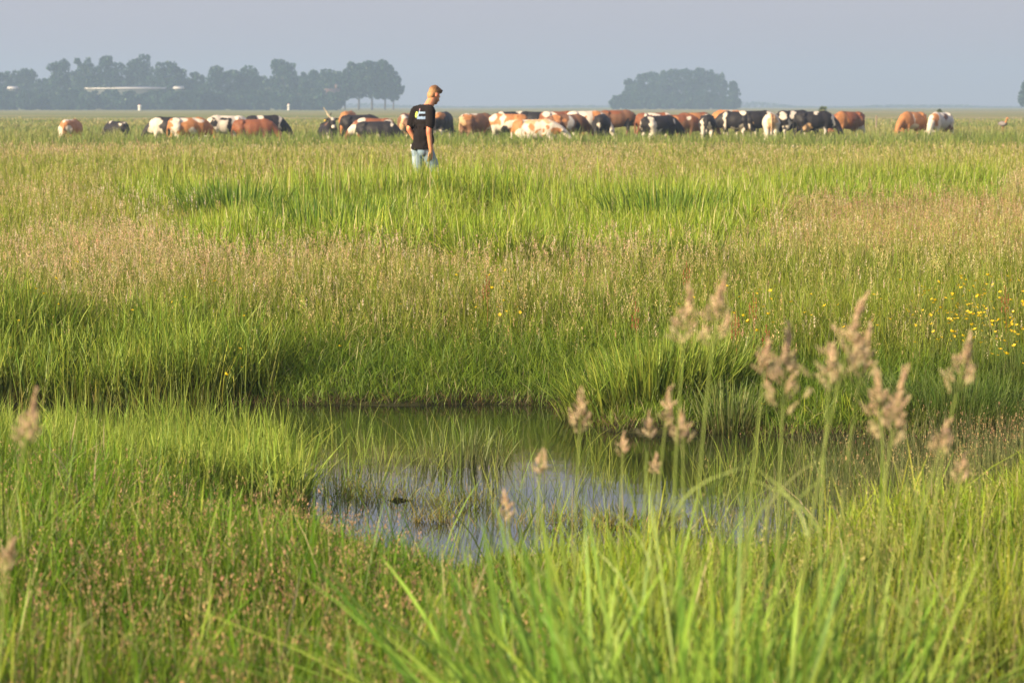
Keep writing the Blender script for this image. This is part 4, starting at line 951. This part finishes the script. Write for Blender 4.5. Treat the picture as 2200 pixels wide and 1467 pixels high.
def tree(px, top, wpx, Y, label, low=.12, shape='round', name='tree', cat='tree', group='trees of the farm grove', dens=1.0, ls=.48, ca=(.012, .042, .024), cb=(.028, .075, .038)):
    s = FPX / Y; x = (px - 1100) / s; zt = at_y(px, top, Y)[2]; g = gz1(x, Y)
    H = zt - g; W = wpx / s / 2
    rt = random.Random(int(px * 7 + top))
    root = empty(name, (x, Y, g)); tag(root, label, cat, group)
    parts = []
    zb = H * low
    if shape == 'dome':
        parts.append((0, 0, H * .58, W * .80, W * .7, H * .34)); nb = 13
    elif shape == 'narrow': parts.append((0, 0, H * .55, W * .72, W * .6, H * .40)); nb = 10
    elif shape == 'bush': parts.append((0, 0, H * .42, W * .9, W * .6, H * .42)); nb = 7
    else:
        parts.append((0, 0, H * .40, W * .95, W * .7, H * .30)); parts.append((rt.uniform(-.15, .15) * W, 0, H * .68, W * .66, W * .6, H * .24)); nb = 12
    for i in range(nb):
        a = rt.uniform(0, 6.28)
        zz = zb + (H - zb) * rt.uniform(.10, .88)
        prof = math.sqrt(max(.05, 1 - ((zz / H - .42) / .60) ** 2))
        rr = W * prof * rt.uniform(.5, .98)
        k = rt.uniform(.20, .40)
        parts.append((math.cos(a) * rr, math.sin(a) * rr * .6, min(zz, H * .88), W * k, W * k, min(H * .15, W * k)))
    for i in range(5 if shape != 'narrow' else 2):
        parts.append((rt.uniform(-.5, .5) * W, 0, H * rt.uniform(.80, .95), W * .19, W * .3, H * .05))
    n = int(2500 * dens * (max(W, 2) / 5) ** 1.2 * (max(H, 3) / 18) ** .4)
    P = crown_pts(n, parts); keep = P[:, 2] > H * low * .8; P = P[keep]; P[:, 2] = np.clip(P[:, 2], .15, H)
    if name == 'tree' and 185 < px < 345 and Y < 1145:      # the foliage opens where the barn ridge glints through
        zz = 8.8; P = P[(np.abs(P[:, 2] - zz) > .8) | (rng.random(len(P)) < .8)]
    link('crown', leaves(P, ls, ca, cb), M_LEAF, root)
    b = Bag()
    tr = max(.18, H * .022)
    tube(b, np.array([[0, 0, -.2], [.1, 0, H * .3], [-.1, 0, H * .75]]), [tr, tr * .8, tr * .3], (.1, .08, .06), 7)
    for i in range(4):
        p = parts[1 + i]; tube(b, np.array([[0, 0, H * (.25 + .1 * i)], [p[0] * .5, p[1] * .5, p[2] * .9], [p[0], p[1], p[2]]]), [tr * .45, tr * .3, tr * .1], (.1, .08, .06), 5)
    link('trunk', b.mesh('trunk'), M_BARK, root)
    return root
def grove():
    Y = 1150
    T = [(8, 153, 46, 'round', 'tree at the left edge of the photo, first of the farm grove'), (58, 147, 44, 'round', 'rounded tree second from the left edge, above the small white roof'),
         (95, 165, 34, 'round', 'lower tree in the dip left of the first round headed tree'), (131, 126, 44, 'round', 'tall tree with a round ball head, first high one from the left'),
         (160, 150, 34, 'round', 'narrow lower tree right of the ball headed tree'), (186, 124, 46, 'round', 'tall tree left above the long white barn roof'),
         (229, 119, 46, 'round', 'tall twin topped tree above the middle of the barn roof'), (266, 132, 44, 'round', 'tree in the saddle between the two highest crowns'),
         (306, 117, 50, 'round', 'highest crown of the grove, over the right half of the barn'), (338, 142, 34, 'round', 'lower tree right after the highest crown'),
         (368, 132, 50, 'round', 'bushy crowned tree over the right end of the barn'), (401, 160, 40, 'round', 'low tree between the barn end and the feathery tree'),
         (426, 153, 34, 'round', 'small tree with forked top left of the feathery tree'), (463, 142, 44, 'round', 'feathery tree in the middle of the grove'),
         (503, 150, 36, 'round', 'lower tree left of the pointed tree'), (538, 137, 44, 'narrow', 'pointed tree in the middle of the grove'),
         (562, 158, 36, 'round', 'tree sloping down to the sky gap of the grove'), (612, 128, 56, 'narrow', 'broad square shouldered tree right of the sky gap'),
         (640, 158, 40, 'round', 'lower right shoulder tree beside the square topped one'), (666, 151, 46, 'round', 'round tree left above the farmhouse'),
         (706, 150, 50, 'round', 'spreading tree right above the farmhouse roof')]
    for px, top, wd, sh, lab in T:
        wd *= 1.45; yy = Y + random.uniform(-25, 25); tree(px, top, wd, yy, lab, .10 if px < 650 else .28, sh)
        short = lab.split(',')[0].split(' above ')[0].split(' over ')[0]
        sh_top = 192 + rng.random() * 4 if 180 < px < 400 or px < 70 else 188 + rng.random() * 16
        tree(px + 8, sh_top, 62, Y - 60 + random.uniform(-15, 15), 'hazy shrub below the ' + short, .0, 'bush', 'shrub', 'shrub', 'undergrowth shrubs of the farm grove', 1.6)
    for px, top, wd, lab in [(742, 148, 60, 'left low part tree of the domed row on bare trunks'), (772, 130, 66, 'second tree of the domed row with visible trunks'), (800, 125, 70, 'highest tree of the domed row, right half of the grove'),
                             (828, 138, 60, 'dome row tree second from its right end'), (846, 160, 40, 'rightmost tree of the farm grove, crown low over its trunk')]:
        r = tree(px, top, wd, Y - 20, lab, .24, 'dome', dens=1.3)
    # far copse on the right
    Y = 1380; G = 'trees of the right copse'
    for px, top, wd, sh, lab, lo in [(1352, 166, 26, 'narrow', 'thin gappy tree at the left end of the right copse', .3), (1376, 155, 34, 'round', 'first full crown from the left in the right copse', .15), (1402, 152, 40, 'round', 'pale rounded crown left of the middle of the right copse', .15),
                                 (1432, 148, 44, 'round', 'broad dark crown just left of the top of the right copse', .12), (1460, 143, 44, 'round', 'highest crown in the middle of the right copse', .12), (1488, 145, 36, 'round', 'crown right of the highest one of the right copse', .3),
                                 (1515, 144, 42, 'round', 'rounded crown above the bright gap of the right copse', .38), (1546, 153, 28, 'narrow', 'separate narrow tree left of the sky slit in the right copse', .3), (1574, 172, 24, 'narrow', 'small slanting tree at the right end of the copse', .3)]:
        tree(px, top, wd * 1.18, Y + random.uniform(-20, 20), lab, lo, sh, group=G)
        tree(px - 4, 196 + rng.random() * 10, 46, Y - 50, 'hazy bush below the ' + lab.replace(' of the right copse', '').replace(' in the right copse', '').replace('right copse', 'copse'), 0, 'bush', 'shrub', 'shrub', 'bushes under the right copse', 1.5)
    tree(1322, 206, 30, Y - 50, 'low hazy bush at the far left end of the right copse', 0, 'bush', 'shrub', 'shrub', 'bushes under the right copse', 1.4)
    tree(2200, 168, 34, 1100, 'tall hazy tree cut by the right edge of the photo', .1, 'round', group='trees of the right edge')
    tree(2222, 185, 34, 1110, 'lower hazy tree behind the one at the right edge', .1, 'round', group='trees of the right edge')
    tree(1766, 229, 22, 330, 'tuft shaped green bush on the horizon above the black cows of the right group', 0, 'bush', 'bush', 'bush', None, 3, .13, (.10, .15, .04), (.2, .22, .08))
    tree(2016, 234, 14, 250, 'little green bush right above the whitish cow', 0, 'bush', 'bush', 'bush', None, 2.5, .10, (.10, .15, .04), (.2, .22, .08))
    # distant wood, one faint mass along the horizon
    n = 9000; x = rng.uniform(-650, 650, n); prof = np.clip((vnoise(x, x * 0, 60) - .3) * 9, .8, 5.5); z = rng.random(n) * prof
    P = np.stack([x, 2600 + rng.uniform(-20, 20, n), z], 1)
    tag(link('distant_wood', leaves(P, 1.1, (.03, .05, .02), (.06, .09, .03), 'distant_wood'), M_LEAF), kind='stuff')

# ------------------------------------------------------------------ farm
def box(bag, x0, x1, y0, y1, z0, z1, col=(.5, .5, .5)):
    V = np.array([[x0, y0, z0], [x1, y0, z0], [x1, y1, z0], [x0, y1, z0], [x0, y0, z1], [x1, y0, z1], [x1, y1, z1], [x0, y1, z1]], float)
    bag.add(V, np.tile(col, (8, 1)), [np.array([[0, 3, 2, 1], [4, 5, 6, 7], [0, 1, 5, 4], [1, 2, 6, 5], [2, 3, 7, 6], [3, 0, 4, 7]])])
def gable(name, L, D, He, Hr, x, y, wall, roof, label, cat, wins=0, over=.4, door=None):
    g = gz1(x, y); root = empty(name, (x, y, g)); tag(root, label, cat)
    b = Bag(); box(b, -L / 2, L / 2, -D / 2, D / 2, -.3, He)
    for sx in (-1, 1):
        q = sx * L / 2; V = np.array([[q, -D / 2, He], [q, D / 2, He], [q, 0, Hr - .05]]); b.add(V, np.tile((.5, .5, .5), (3, 1)), [np.array([[0, 1, 2]])])
    link('wall', b.mesh('wall'), wall, root)
    b = Bag(); h = .25; sl = (Hr - He) / (D / 2)
    for sy in (-1, 1):
        y1 = sy * (D / 2 + over); z1 = He - sl * over
        V = np.array([[-L / 2 - over, y1, z1], [L / 2 + over, y1, z1], [L / 2 + over, 0, Hr], [-L / 2 - over, 0, Hr], [-L / 2 - over, y1, z1 + h], [L / 2 + over, y1, z1 + h], [L / 2 + over, 0, Hr + h], [-L / 2 - over, 0, Hr + h]])
        b.add(V, np.tile((.5, .5, .5), (8, 1)), [np.array([[0, 3, 2, 1], [4, 5, 6, 7], [0, 1, 5, 4], [1, 2, 6, 5], [2, 3, 7, 6], [3, 0, 4, 7]])])
    rf = link('roof', b.mesh('roof'), roof, root)
    for k in range(wins):
        xw = -L / 2 + L * (k + .7) / (wins + .4); b = Bag(); box(b, xw - .55, xw + .55, -D / 2 - .06, -D / 2 + .02, 1.0, 2.3); link('window', b.mesh('window'), M_GLASS, root)
    if door is not None:
        b = Bag(); box(b, door - .6, door + .6, -D / 2 - .05, -D / 2 + .02, 0, 2.2); link('door', b.mesh('door'), M_DOOR, root)
    return root, rf
M_GLASS = plain('window_glass', (.03, .04, .05), .1); M_DOOR = plain('door_paint', (.12, .2, .14), .5)
def farm():
    wh = plain('white_roof_sheet', (.58, .57, .55), .5, noise=.06, nscale=.3); ww = plain('barn_wall', (.10, .11, .10), .8, noise=.15, nscale=.8)
    rt = plain('clay_tiles', (.20, .13, .11), .8, noise=.2, nscale=2); bw = plain('light_brick', (.62, .45, .33), .8, noise=.12, nscale=3)
    sc = FPX / 1120
    gable('barn', 31, 12, 8.35, 9.0, (268 - 1100) / sc, 1131, ww, wh, 'long barn whose white roof glints through the left grove', 'barn')
    gable('shed', 3.0, 5, 8.3, 9.0, (392 - 1100) / sc, 1112, ww, wh, 'small shed with a white roof right of the long barn', 'shed')
    gable('shed', 3.0, 5, 8.3, 9.0, (40 - 1100) / sc, 1112, ww, wh, 'small shed with a white roof near the left edge of the photo', 'shed')
    r, rf = gable('farmhouse', 7.0, 8, 4.4, 8.2, (710 - 1100) / sc, 1118, bw, rt, 'farmhouse with red tiled roof and light brick wall under the trees', 'house', 3, .5, 1.0)
    b = Bag(); box(b, 2.2, 3.0, -.4, .4, 8.2, 10.0); link('chimney', b.mesh('chimney'), rt, rf)
    # small white and red capped marker posts on the far field
    for px, py, Y, lab, sc_ in [(300, 225, 1000, 'bright white marker post with red cap on the field edge below the barn', 2.0), (620, 223, 1010, 'smaller white marker post with red cap on the field edge left of the farmhouse', 1.5)]:
        p = at_y(px, py, Y); g = gz1(p[0], Y); H = p[2] - g
        root = empty('marker_post', (p[0], Y, g)); tag(root, lab, 'marker post')
        b = Bag(); tube(b, np.array([[0, 0, -.1], [0, 0, H - .9]]), [.30 * sc_, .24 * sc_], (.8, .8, .8), 10); link('post', b.mesh('post'), plain('post_white', (.75, .72, .66), .5), root)
        c = blob([ell((0, 0, H - .6), (.34 * sc_, .34 * sc_, .5))], .1, 1, 'cap'); link('cap', c, plain('cap_white', (.88, .84, .76), .4), root)
        c = blob([ell((0, 0, H - .15), (.18 * sc_, .18 * sc_, .22))], .06, 1, 'top'); link('top', c, plain('cap_red', (.5, .12, .08), .5), root)
    p = at_y(1883, 249, 190); g = gz1(p[0], 190); b = Bag(); tube(b, np.array([[0, 0, -.1], [0, 0, p[2] - g]]), [.05, .05], (.2, .17, .14), 8)
    o = link('fence_post', b.mesh('fence_post'), plain('weathered_wood', (.25, .2, .16), .9, noise=.2)); o.location = (p[0], 190, g); tag(o, 'thin weathered wooden post standing between the chestnut and the orange cow', 'post')

def bird():
    Y = 125.0; p = at_y(2155, 252, Y); x = p[0]; g = gz1(x, Y); zt = p[2]
    parts = [ell((0, 0, .0), (.16, .30, .14)), ell((0, .22, .02), (.08, .22, .06)), cap((.0, -.22, .06), (-.02, -.33, .26), .06, .04), ell((-.02, -.36, .29), (.05, .075, .05)), cap((-.02, -.40, .285), (-.02, -.47, .27), .022, .012)]
    parts += [cap((-.05, -.02, -.1), (-.05, -.02, -.42), .02, .012), cap((.06, .02, -.1), (.06, .02, -.42), .02, .012)]
    me = blob(parts, .018, 2, 'bird'); v = vco(me)
    c = np.tile((.11, .095, .095), (len(v), 1)); c *= 1 + (noise3(v, .05, 3)[:, None] - .5) * .5
    c[(v[:, 1] < -.20) & (v[:, 2] > .05)] = (.42, .20, .09); c[v[:, 1] < -.42] = (.45, .16, .05); c[(v[:, 0] < -.07)] = (.20, .18, .19); c[v[:, 2] < -.13] = (.35, .14, .06)
    set_col(me, c); o = link('goose', me, plain('feathers', (0, 0, 0), .8, attr=True)); k = .85
    o.location = (x, Y, zt - .34 * k); o.scale = (k, k, k); o.rotation_euler = (0, 0, R(30)); tag(o, 'lone grey goose with orange brown head standing in the grass at the right edge', 'goose')

# ------------------------------------------------------------------ the man
def man():
    root = empty('person', (_mp[0], MAN_Y, MAN_Z), -R(50))      # local +Y is forward, +X is his right
    tag(root, 'person in black t-shirt and blue jeans walking away through tall grass with head bowed', 'person')
    skin = plain('skin', (.58, .265, .155), .5, noise=.08, nscale=6)
    # body: one continuous surface
    B = []
    hd = np.array([.0, .240, 1.650])
    TILT = Matrix.Rotation(-R(30), 3, 'X'); TA = np.array(TILT)
    def tilt(parts): return [((v - hd) @ TA.T + hd, f) for v, f in parts]
    B += [ell(hd + (0, -.015, .03), (.076, .095, .092)), ell(hd + (0, .035, -.035), (.058, .070, .085)), ell(hd + (0, .072, -.088), (.036, .034, .030)), cap(hd + (0, .088, .01), hd + (0, .115, -.028), .012, .016)]
    B += [ell(hd + (0, .098, -.062), (.026, .014, .012)), cap(hd + (-.03, .086, .022), hd + (.03, .086, .022), .013, .013)]
    for s in (1, -1):
        B.append(ell(hd + (s * .079, -.008, -.005), (.011, .024, .034), ('Z', -.3 * s)))
    B = tilt(B)
    B += [cap((0, .10, 1.43), (0, .205, 1.60), .078, .066), cap((-.13, .06, 1.43), (.13, .06, 1.43), .065, .065), cap((0, .09, 1.49), (.16, .03, 1.42), .04, .05), cap((0, .09, 1.49), (-.16, .03, 1.42), .04, .05)]
    B += [ell((0, .05, 1.30), (.165, .105, .20)), ell((0, .03, 1.06), (.140, .095, .18)), ell((0, 0, .93), (.155, .105, .13))]
    # arms: his right arm hangs straight, the left one goes to the front pocket
    B += chain([(.205, .02, 1.405), (.235, -.045, 1.12), (.225, .0, .84)], [.058, .043, .030])
    B += chain([(-.205, .02, 1.405), (-.245, -.06, 1.15), (-.195, .07, .93)], [.058, .042, .030])
    def hand(wr, fwd, down, sgn):
        wr = np.array(wr, float); d = np.array(down, float); d /= np.linalg.norm(d); f = np.array(fwd, float); f -= d * f.dot(d); f /= np.linalg.norm(f); n = np.cross(d, f)
        H = [cap(wr, wr + d * .03, .029, .028)]
        for k in range(4):
            o = (k - 1.5) * .019; a = wr + d * .035 + f * o; b = wr + d * .088 + f * o * 1.15
            H.append(cap(a, b, .0145, .0125))
            L = [.074, .082, .076, .060][3 - k] if sgn > 0 else [.060, .076, .082, .074][3 - k]
            c1 = b + d * L * .5 + n * sgn * .006; c2 = c1 + d * L * .42 + n * sgn * .022 - f * .004; H += chain([b, c1, c2], [.0105, .0098, .0085])
        t0 = wr + d * .030 + f * .026; t1 = t0 + d * .035 + f * .022 + n * sgn * .012; t2 = t1 + d * .032 + f * .004 + n * sgn * .012
        H += chain([t0, t1, t2], [.0155, .0125, .010]); return H
    B += hand((.225, .0, .835), (0, 1, 0), (-.06, -.10, -1), -1)
    B += hand((-.195, .075, .925), (0, 1, 0), (.05, .25, -1), 1)
    # legs in mid stride
    B += chain([(.095, .02, .90), (.10, .20, .50), (.10, .16, .10)], [.095, .062, .042]); B += chain([(.10, .12, .055), (.10, .33, .035)], [.045, .035])
    B += chain([(-.095, 0, .90), (-.10, .0, .50), (-.10, -.26, .14)], [.095, .062, .042]); B += chain([(-.10, -.30, .09), (-.10, -.12, .035)], [.045, .035])
    me = blob(B, .0075, 3, 'body'); v = vco(me)
    c = np.tile((.60, .27, .15), (len(v), 1)); c *= 1 + (noise3(v, .06, 2)[:, None] - .5) * .16
    c[v[:, 2] < .88] *= .95
    h = (v - hd) @ TA
    ear = (np.abs(h[:, 0]) > .074) & (np.abs(h[:, 1] + .008) < .03) & (h[:, 2] < .03); c[ear] = (.62, .21, .13)
    eyes = (np.abs(np.abs(h[:, 0]) - .030) < .011) & (h[:, 1] > .075) & (np.abs(h[:, 2] - .002) < .007); c[eyes] = (.04, .03, .03)
    lips = (np.abs(h[:, 0]) < .024) & (h[:, 1] > .09) & (np.abs(h[:, 2] + .062) < .008); c[lips] = (.45, .15, .12)
    stub = (h[:, 1] > .02) & (h[:, 2] < -.045) & (h[:, 2] > -.13) & ~lips; c[stub] *= (.72, .70, .68)
    shoe = v[:, 2] < .075; c[shoe] = (.08, .06, .05)
    set_col(me, c); body = link('body', me, plain('skin', (0, 0, 0), .45, attr=True), root)
    # hair, short at the back and sides, fuller and swept up on top
    H = [ell(hd + (0, -.022, .052), (.081, .098, .086)), ell(hd + (0, -.052, -.02), (.070, .060, .078)), ell(hd + (.0, .02, .098), (.066, .088, .042)), ell(hd + (.0, .052, .098), (.05, .036, .030)), ell(hd + (0, -.02, .112), (.052, .06, .034))]
    for i in range(140):
        a = rng.uniform(0, 6.28); r = rng.uniform(0, .06); p = hd + np.array([math.cos(a) * r, .015 + math.sin(a) * r * 1.4, .118 - r * .3]); H.append(cap(p - (0, .01, .01), p + (rng.normal(0, .006), .012, rng.uniform(.010, .024)), .007, .003))
    me = blob(H, .006, 1, 'hair'); v = vco(me); h = v - hd
    front = (h[:, 1] > .045) & (h[:, 2] < .045)
    c = np.tile((.20, .10, .045), (len(v), 1)); side = np.clip((.075 - h[:, 2]) / .06, 0, 1)[:, None]
    c = c * (1 - side) + np.array((.42, .23, .11)) * side; c *= (.7 + .6 * noise3(v, .018, 4)[:, None])
    set_col(me, c)
    # shave the cap away from the face and below the hairline
    import bmesh
    bm = bmesh.new(); bm.from_mesh(me)
    dl = [q for q in bm.verts if (q.co.y - hd[1] > .052 and q.co.z - hd[2] < .058) or (q.co.z - hd[2] < -.095) or (abs(q.co.x) > .05 and q.co.z - hd[2] < -.03 and q.co.y - hd[1] > -.02)]
    bmesh.ops.delete(bm, geom=dl, context='VERTS'); bm.to_mesh(me); bm.free(); me.transform(Matrix.Translation(hd.tolist()) @ TILT.to_4x4() @ Matrix.Translation((-hd).tolist()))
    link('hair', me, plain('hair', (0, 0, 0), .6, attr=True), root)
    # sunglasses pushed up over the forehead
    G = [ell(hd + (s * .032, .072, .118), (.025, .010, .014)) for s in (1, -1)] + [cap(hd + (-.012, .078, .12), hd + (.012, .078, .12), .005, .005)] + [cap(hd + (s * .058, .075, .112), hd + (s * .084, -.005, .05), .005, .005) for s in (1, -1)]
    link('sunglasses', blob(tilt(G), .005, 1, 'sunglasses'), plain('dark_lens', (.012, .018, .028), .15), root)
    # t-shirt
    S = [cap((-.125, .058, 1.432), (.125, .058, 1.432), .082, .082), cap((0, .085, 1.445), (.165, .03, 1.425), .062, .074), cap((0, .085, 1.445), (-.165, .03, 1.425), .062, .074), ell((0, .125, 1.44), (.085, .072, .060)),
         ell((0, .052, 1.30), (.186, .128, .215)), ell((0, .04, 1.10), (.170, .128, .20)), cap((0, .02, 1.05), (0, .015, .90), .150, .152), ell((0, .012, .90), (.176, .140, .10)), ell((0, .06, 1.0), (.165, .13, .17)), ell((0, .005, .84), (.188, .158, .09)), cap((-.05, .0, .88), (.05, .0, .88), .146, .146)]
    S += chain([(.190, .025, 1.415), (.232, -.015, 1.215)], [.079, .072]); S += chain([(-.190, .025, 1.415), (-.236, -.025, 1.215)], [.079, .072])
    for k in range(26):      # soft folds running down from the shoulders and round the waist
        a = rng.uniform(0, 6.28); z0 = rng.uniform(.95, 1.25)
        p = np.array([math.cos(a) * .170, .03 + math.sin(a) * .122, z0]); q = p + (rng.normal(0, .03), rng.normal(0, .01), rng.uniform(.05, .16)); S.append(cap(p, q, .010, .006))
    me = blob(S, .008, 2, 'shirt')
    bm = bmesh.new(); bm.from_mesh(me)
    dl = []
    for q in bm.verts:
        x_, y_, z_ = q.co
        if z_ < .850 + .006 * math.sin(x_ * 40): dl.append(q)
        elif z_ < 1.185 + .0 * x_ and abs(x_) > .180 and (abs(x_) - .16) * 2.2 > 0 and z_ > 1.08 and z_ < 1.17: pass
        elif (Vector((x_, y_ - .128, 0)).length < .078) and z_ > 1.478 + (y_ - .128) * -.25: dl.append(q)
    bmesh.ops.delete(bm, geom=dl, context='VERTS'); bm.to_mesh(me); bm.free()
    shirt = link('t_shirt', me, plain('black_cotton', (.011, .008, .009), 1.0, noise=.25, nscale=14), root)
    # print on the back: lime disc and pale blue lettering block
    def back_surface(x, z):
        import mathutils
        ok, loc, nor, fi = shirt.ray_cast(Vector((x, -.6, z)), Vector((0, 1, 0)))
        return (loc.y if ok else -.1)
    def decal(name, poly, col, n=1):
        V = []
        for (x, z) in poly: V.append((x, back_surface(x, z) - .004, z))
        for (x, z) in poly: V.append((x, back_surface(x, z) - .0005, z))
        k = len(poly); me = bpy.data.meshes.new(name); F = [tuple(range(k))] + [(i, (i + 1) % k, k + (i + 1) % k, k + i) for i in range(k)]
        me.from_pydata(V, [], F); me.update(); link(name, me, plain(name, col, .7), shirt)
    dz = 1.365; KX = 1.2
    decal('print_disc', [(-.058 + .044 * math.cos(a), dz + .046 * math.sin(a)) for a in np.linspace(0, 6.283, 19)[:-1]], (.50, .62, .12))
    blue = (.27, .40, .62)
    def P(x, z): return (x * KX + .078, dz + z * KX)
    decal('print_letter', [P(-.080, -.022), P(-.060, -.022), P(-.046, .044), P(-.062, .044)], blue)
    decal('print_dot', [P(-.066, .050), P(-.052, .050), P(-.056, .072), P(-.066, .072)], (.55, .33, .40))
    x0 = -.046
    for k in range(4): decal('print_letter', [P(x0 + k * .022, .010), P(x0 + k * .022 + .018, .010), P(x0 + k * .022 + .019, .034), P(x0 + k * .022 + .002, .034)], blue)
    for k in range(6): decal('print_letter', [P(-.084 + k * .022, -.056), P(-.084 + k * .022 + .019, -.056), P(-.082 + k * .022 + .018, -.024 + .006 * (k % 2)), P(-.082 + k * .022, -.026)], (.24, .35, .58))
    # jeans
    J = [ell((0, .0, .90), (.165, .115, .09)), ell((.075, -.035, .85), (.088, .088, .10)), ell((-.075, -.035, .85), (.088, .088, .10))]
    J += chain([(.085, .02, .87), (.102, .20, .50), (.10, .155, .12)], [.104, .082, .068]); J += chain([(-.085, -.005, .87), (-.10, .0, .50), (-.10, -.25, .16)], [.104, .082, .068])
    me = blob(J, .009, 2, 'jeans'); v = vco(me)
    c = np.tile((.20, .29, .40), (len(v), 1)); c *= (.75 + .5 * noise3(v, .05, 6)[:, None]); f_ = np.exp(-(((v[:, 0] + .09) / .07) ** 2 + ((v[:, 2] - .72) / .18) ** 2))[:, None]; c = c * (1 - .5 * f_) + np.array((.40, .48, .56)) * .5 * f_
    set_col(me, c); jeans = link('jeans', me, plain('denim', (0, 0, 0), .85, attr=True, noise=.12, nscale=60, bump=.3), root)
    for s in (1, -1):
        b = Bag(); g_ = []
        for (x, z) in [(s * .045, .835), (s * .125, .835), (s * .12, .765), (s * .085, .75), (s * .05, .765)]:
            ok, loc, nor, fi = jeans.ray_cast(Vector((x, -.6, z)), Vector((0, 1, 0))); g_.append((x, (loc.y if ok else -.12) - .004, z))
        V = np.array(g_ + [(a, b2 + .012, c2) for a, b2, c2 in g_]); me = bpy.data.meshes.new('pocket'); me.from_pydata(V.tolist(), [], [(0, 1, 2, 3, 4)] + [(i, (i + 1) % 5, 5 + (i + 1) % 5, 5 + i) for i in range(5)]); me.update()
        link('back_pocket', me, plain('denim_pocket', (.17, .25, .36), .85), jeans)
    # folded paper in the left back pocket
    root.scale = (.94, .96, .995)
    M = Matrix.Translation(root.location) @ Matrix.Rotation(-R(50), 4, 'Z')
    b = Bag(); box(b, -.026, .026, -.006, .006, -.05, .045)
    o = link('paper', b.mesh('paper'), plain('white_paper', (.80, .78, .74), .7)); o.matrix_world = M @ Matrix.Translation((-.148, -.082, .875)) @ Matrix.Rotation(-.5, 4, 'Z') @ Matrix.Rotation(-.25, 4, 'Y')
    tag(o, 'folded white paper sticking out of the back pocket of the blue jeans', 'paper')

# ------------------------------------------------------------------ haze
def haze():
    b = Bag(); box(b, -1400, 1400, -70, 3100, -3.0, 45)
    m, t = new_mat('haze_air'); v = t.nodes.new('ShaderNodeVolumePrincipled'); o = t.nodes.new('ShaderNodeOutputMaterial')
    v.inputs['Color'].default_value = (.40, .55, .83, 1); v.inputs['Density'].default_value = HAZE; v.inputs['Anisotropy'].default_value = .1
    t.links.new(v.outputs[0], o.inputs['Volume'])
    h = link('haze', b.mesh('haze'), m); tag(h, kind='stuff')
HAZE = .00057
import time
_t = time.time()
for fn in (build_cows, man, bird, grove, farm, meadow, seeding, reeds, bank, near_side, clumps, stems, flowers, haze):
    fn(); print(fn.__name__, round(time.time() - _t, 1))
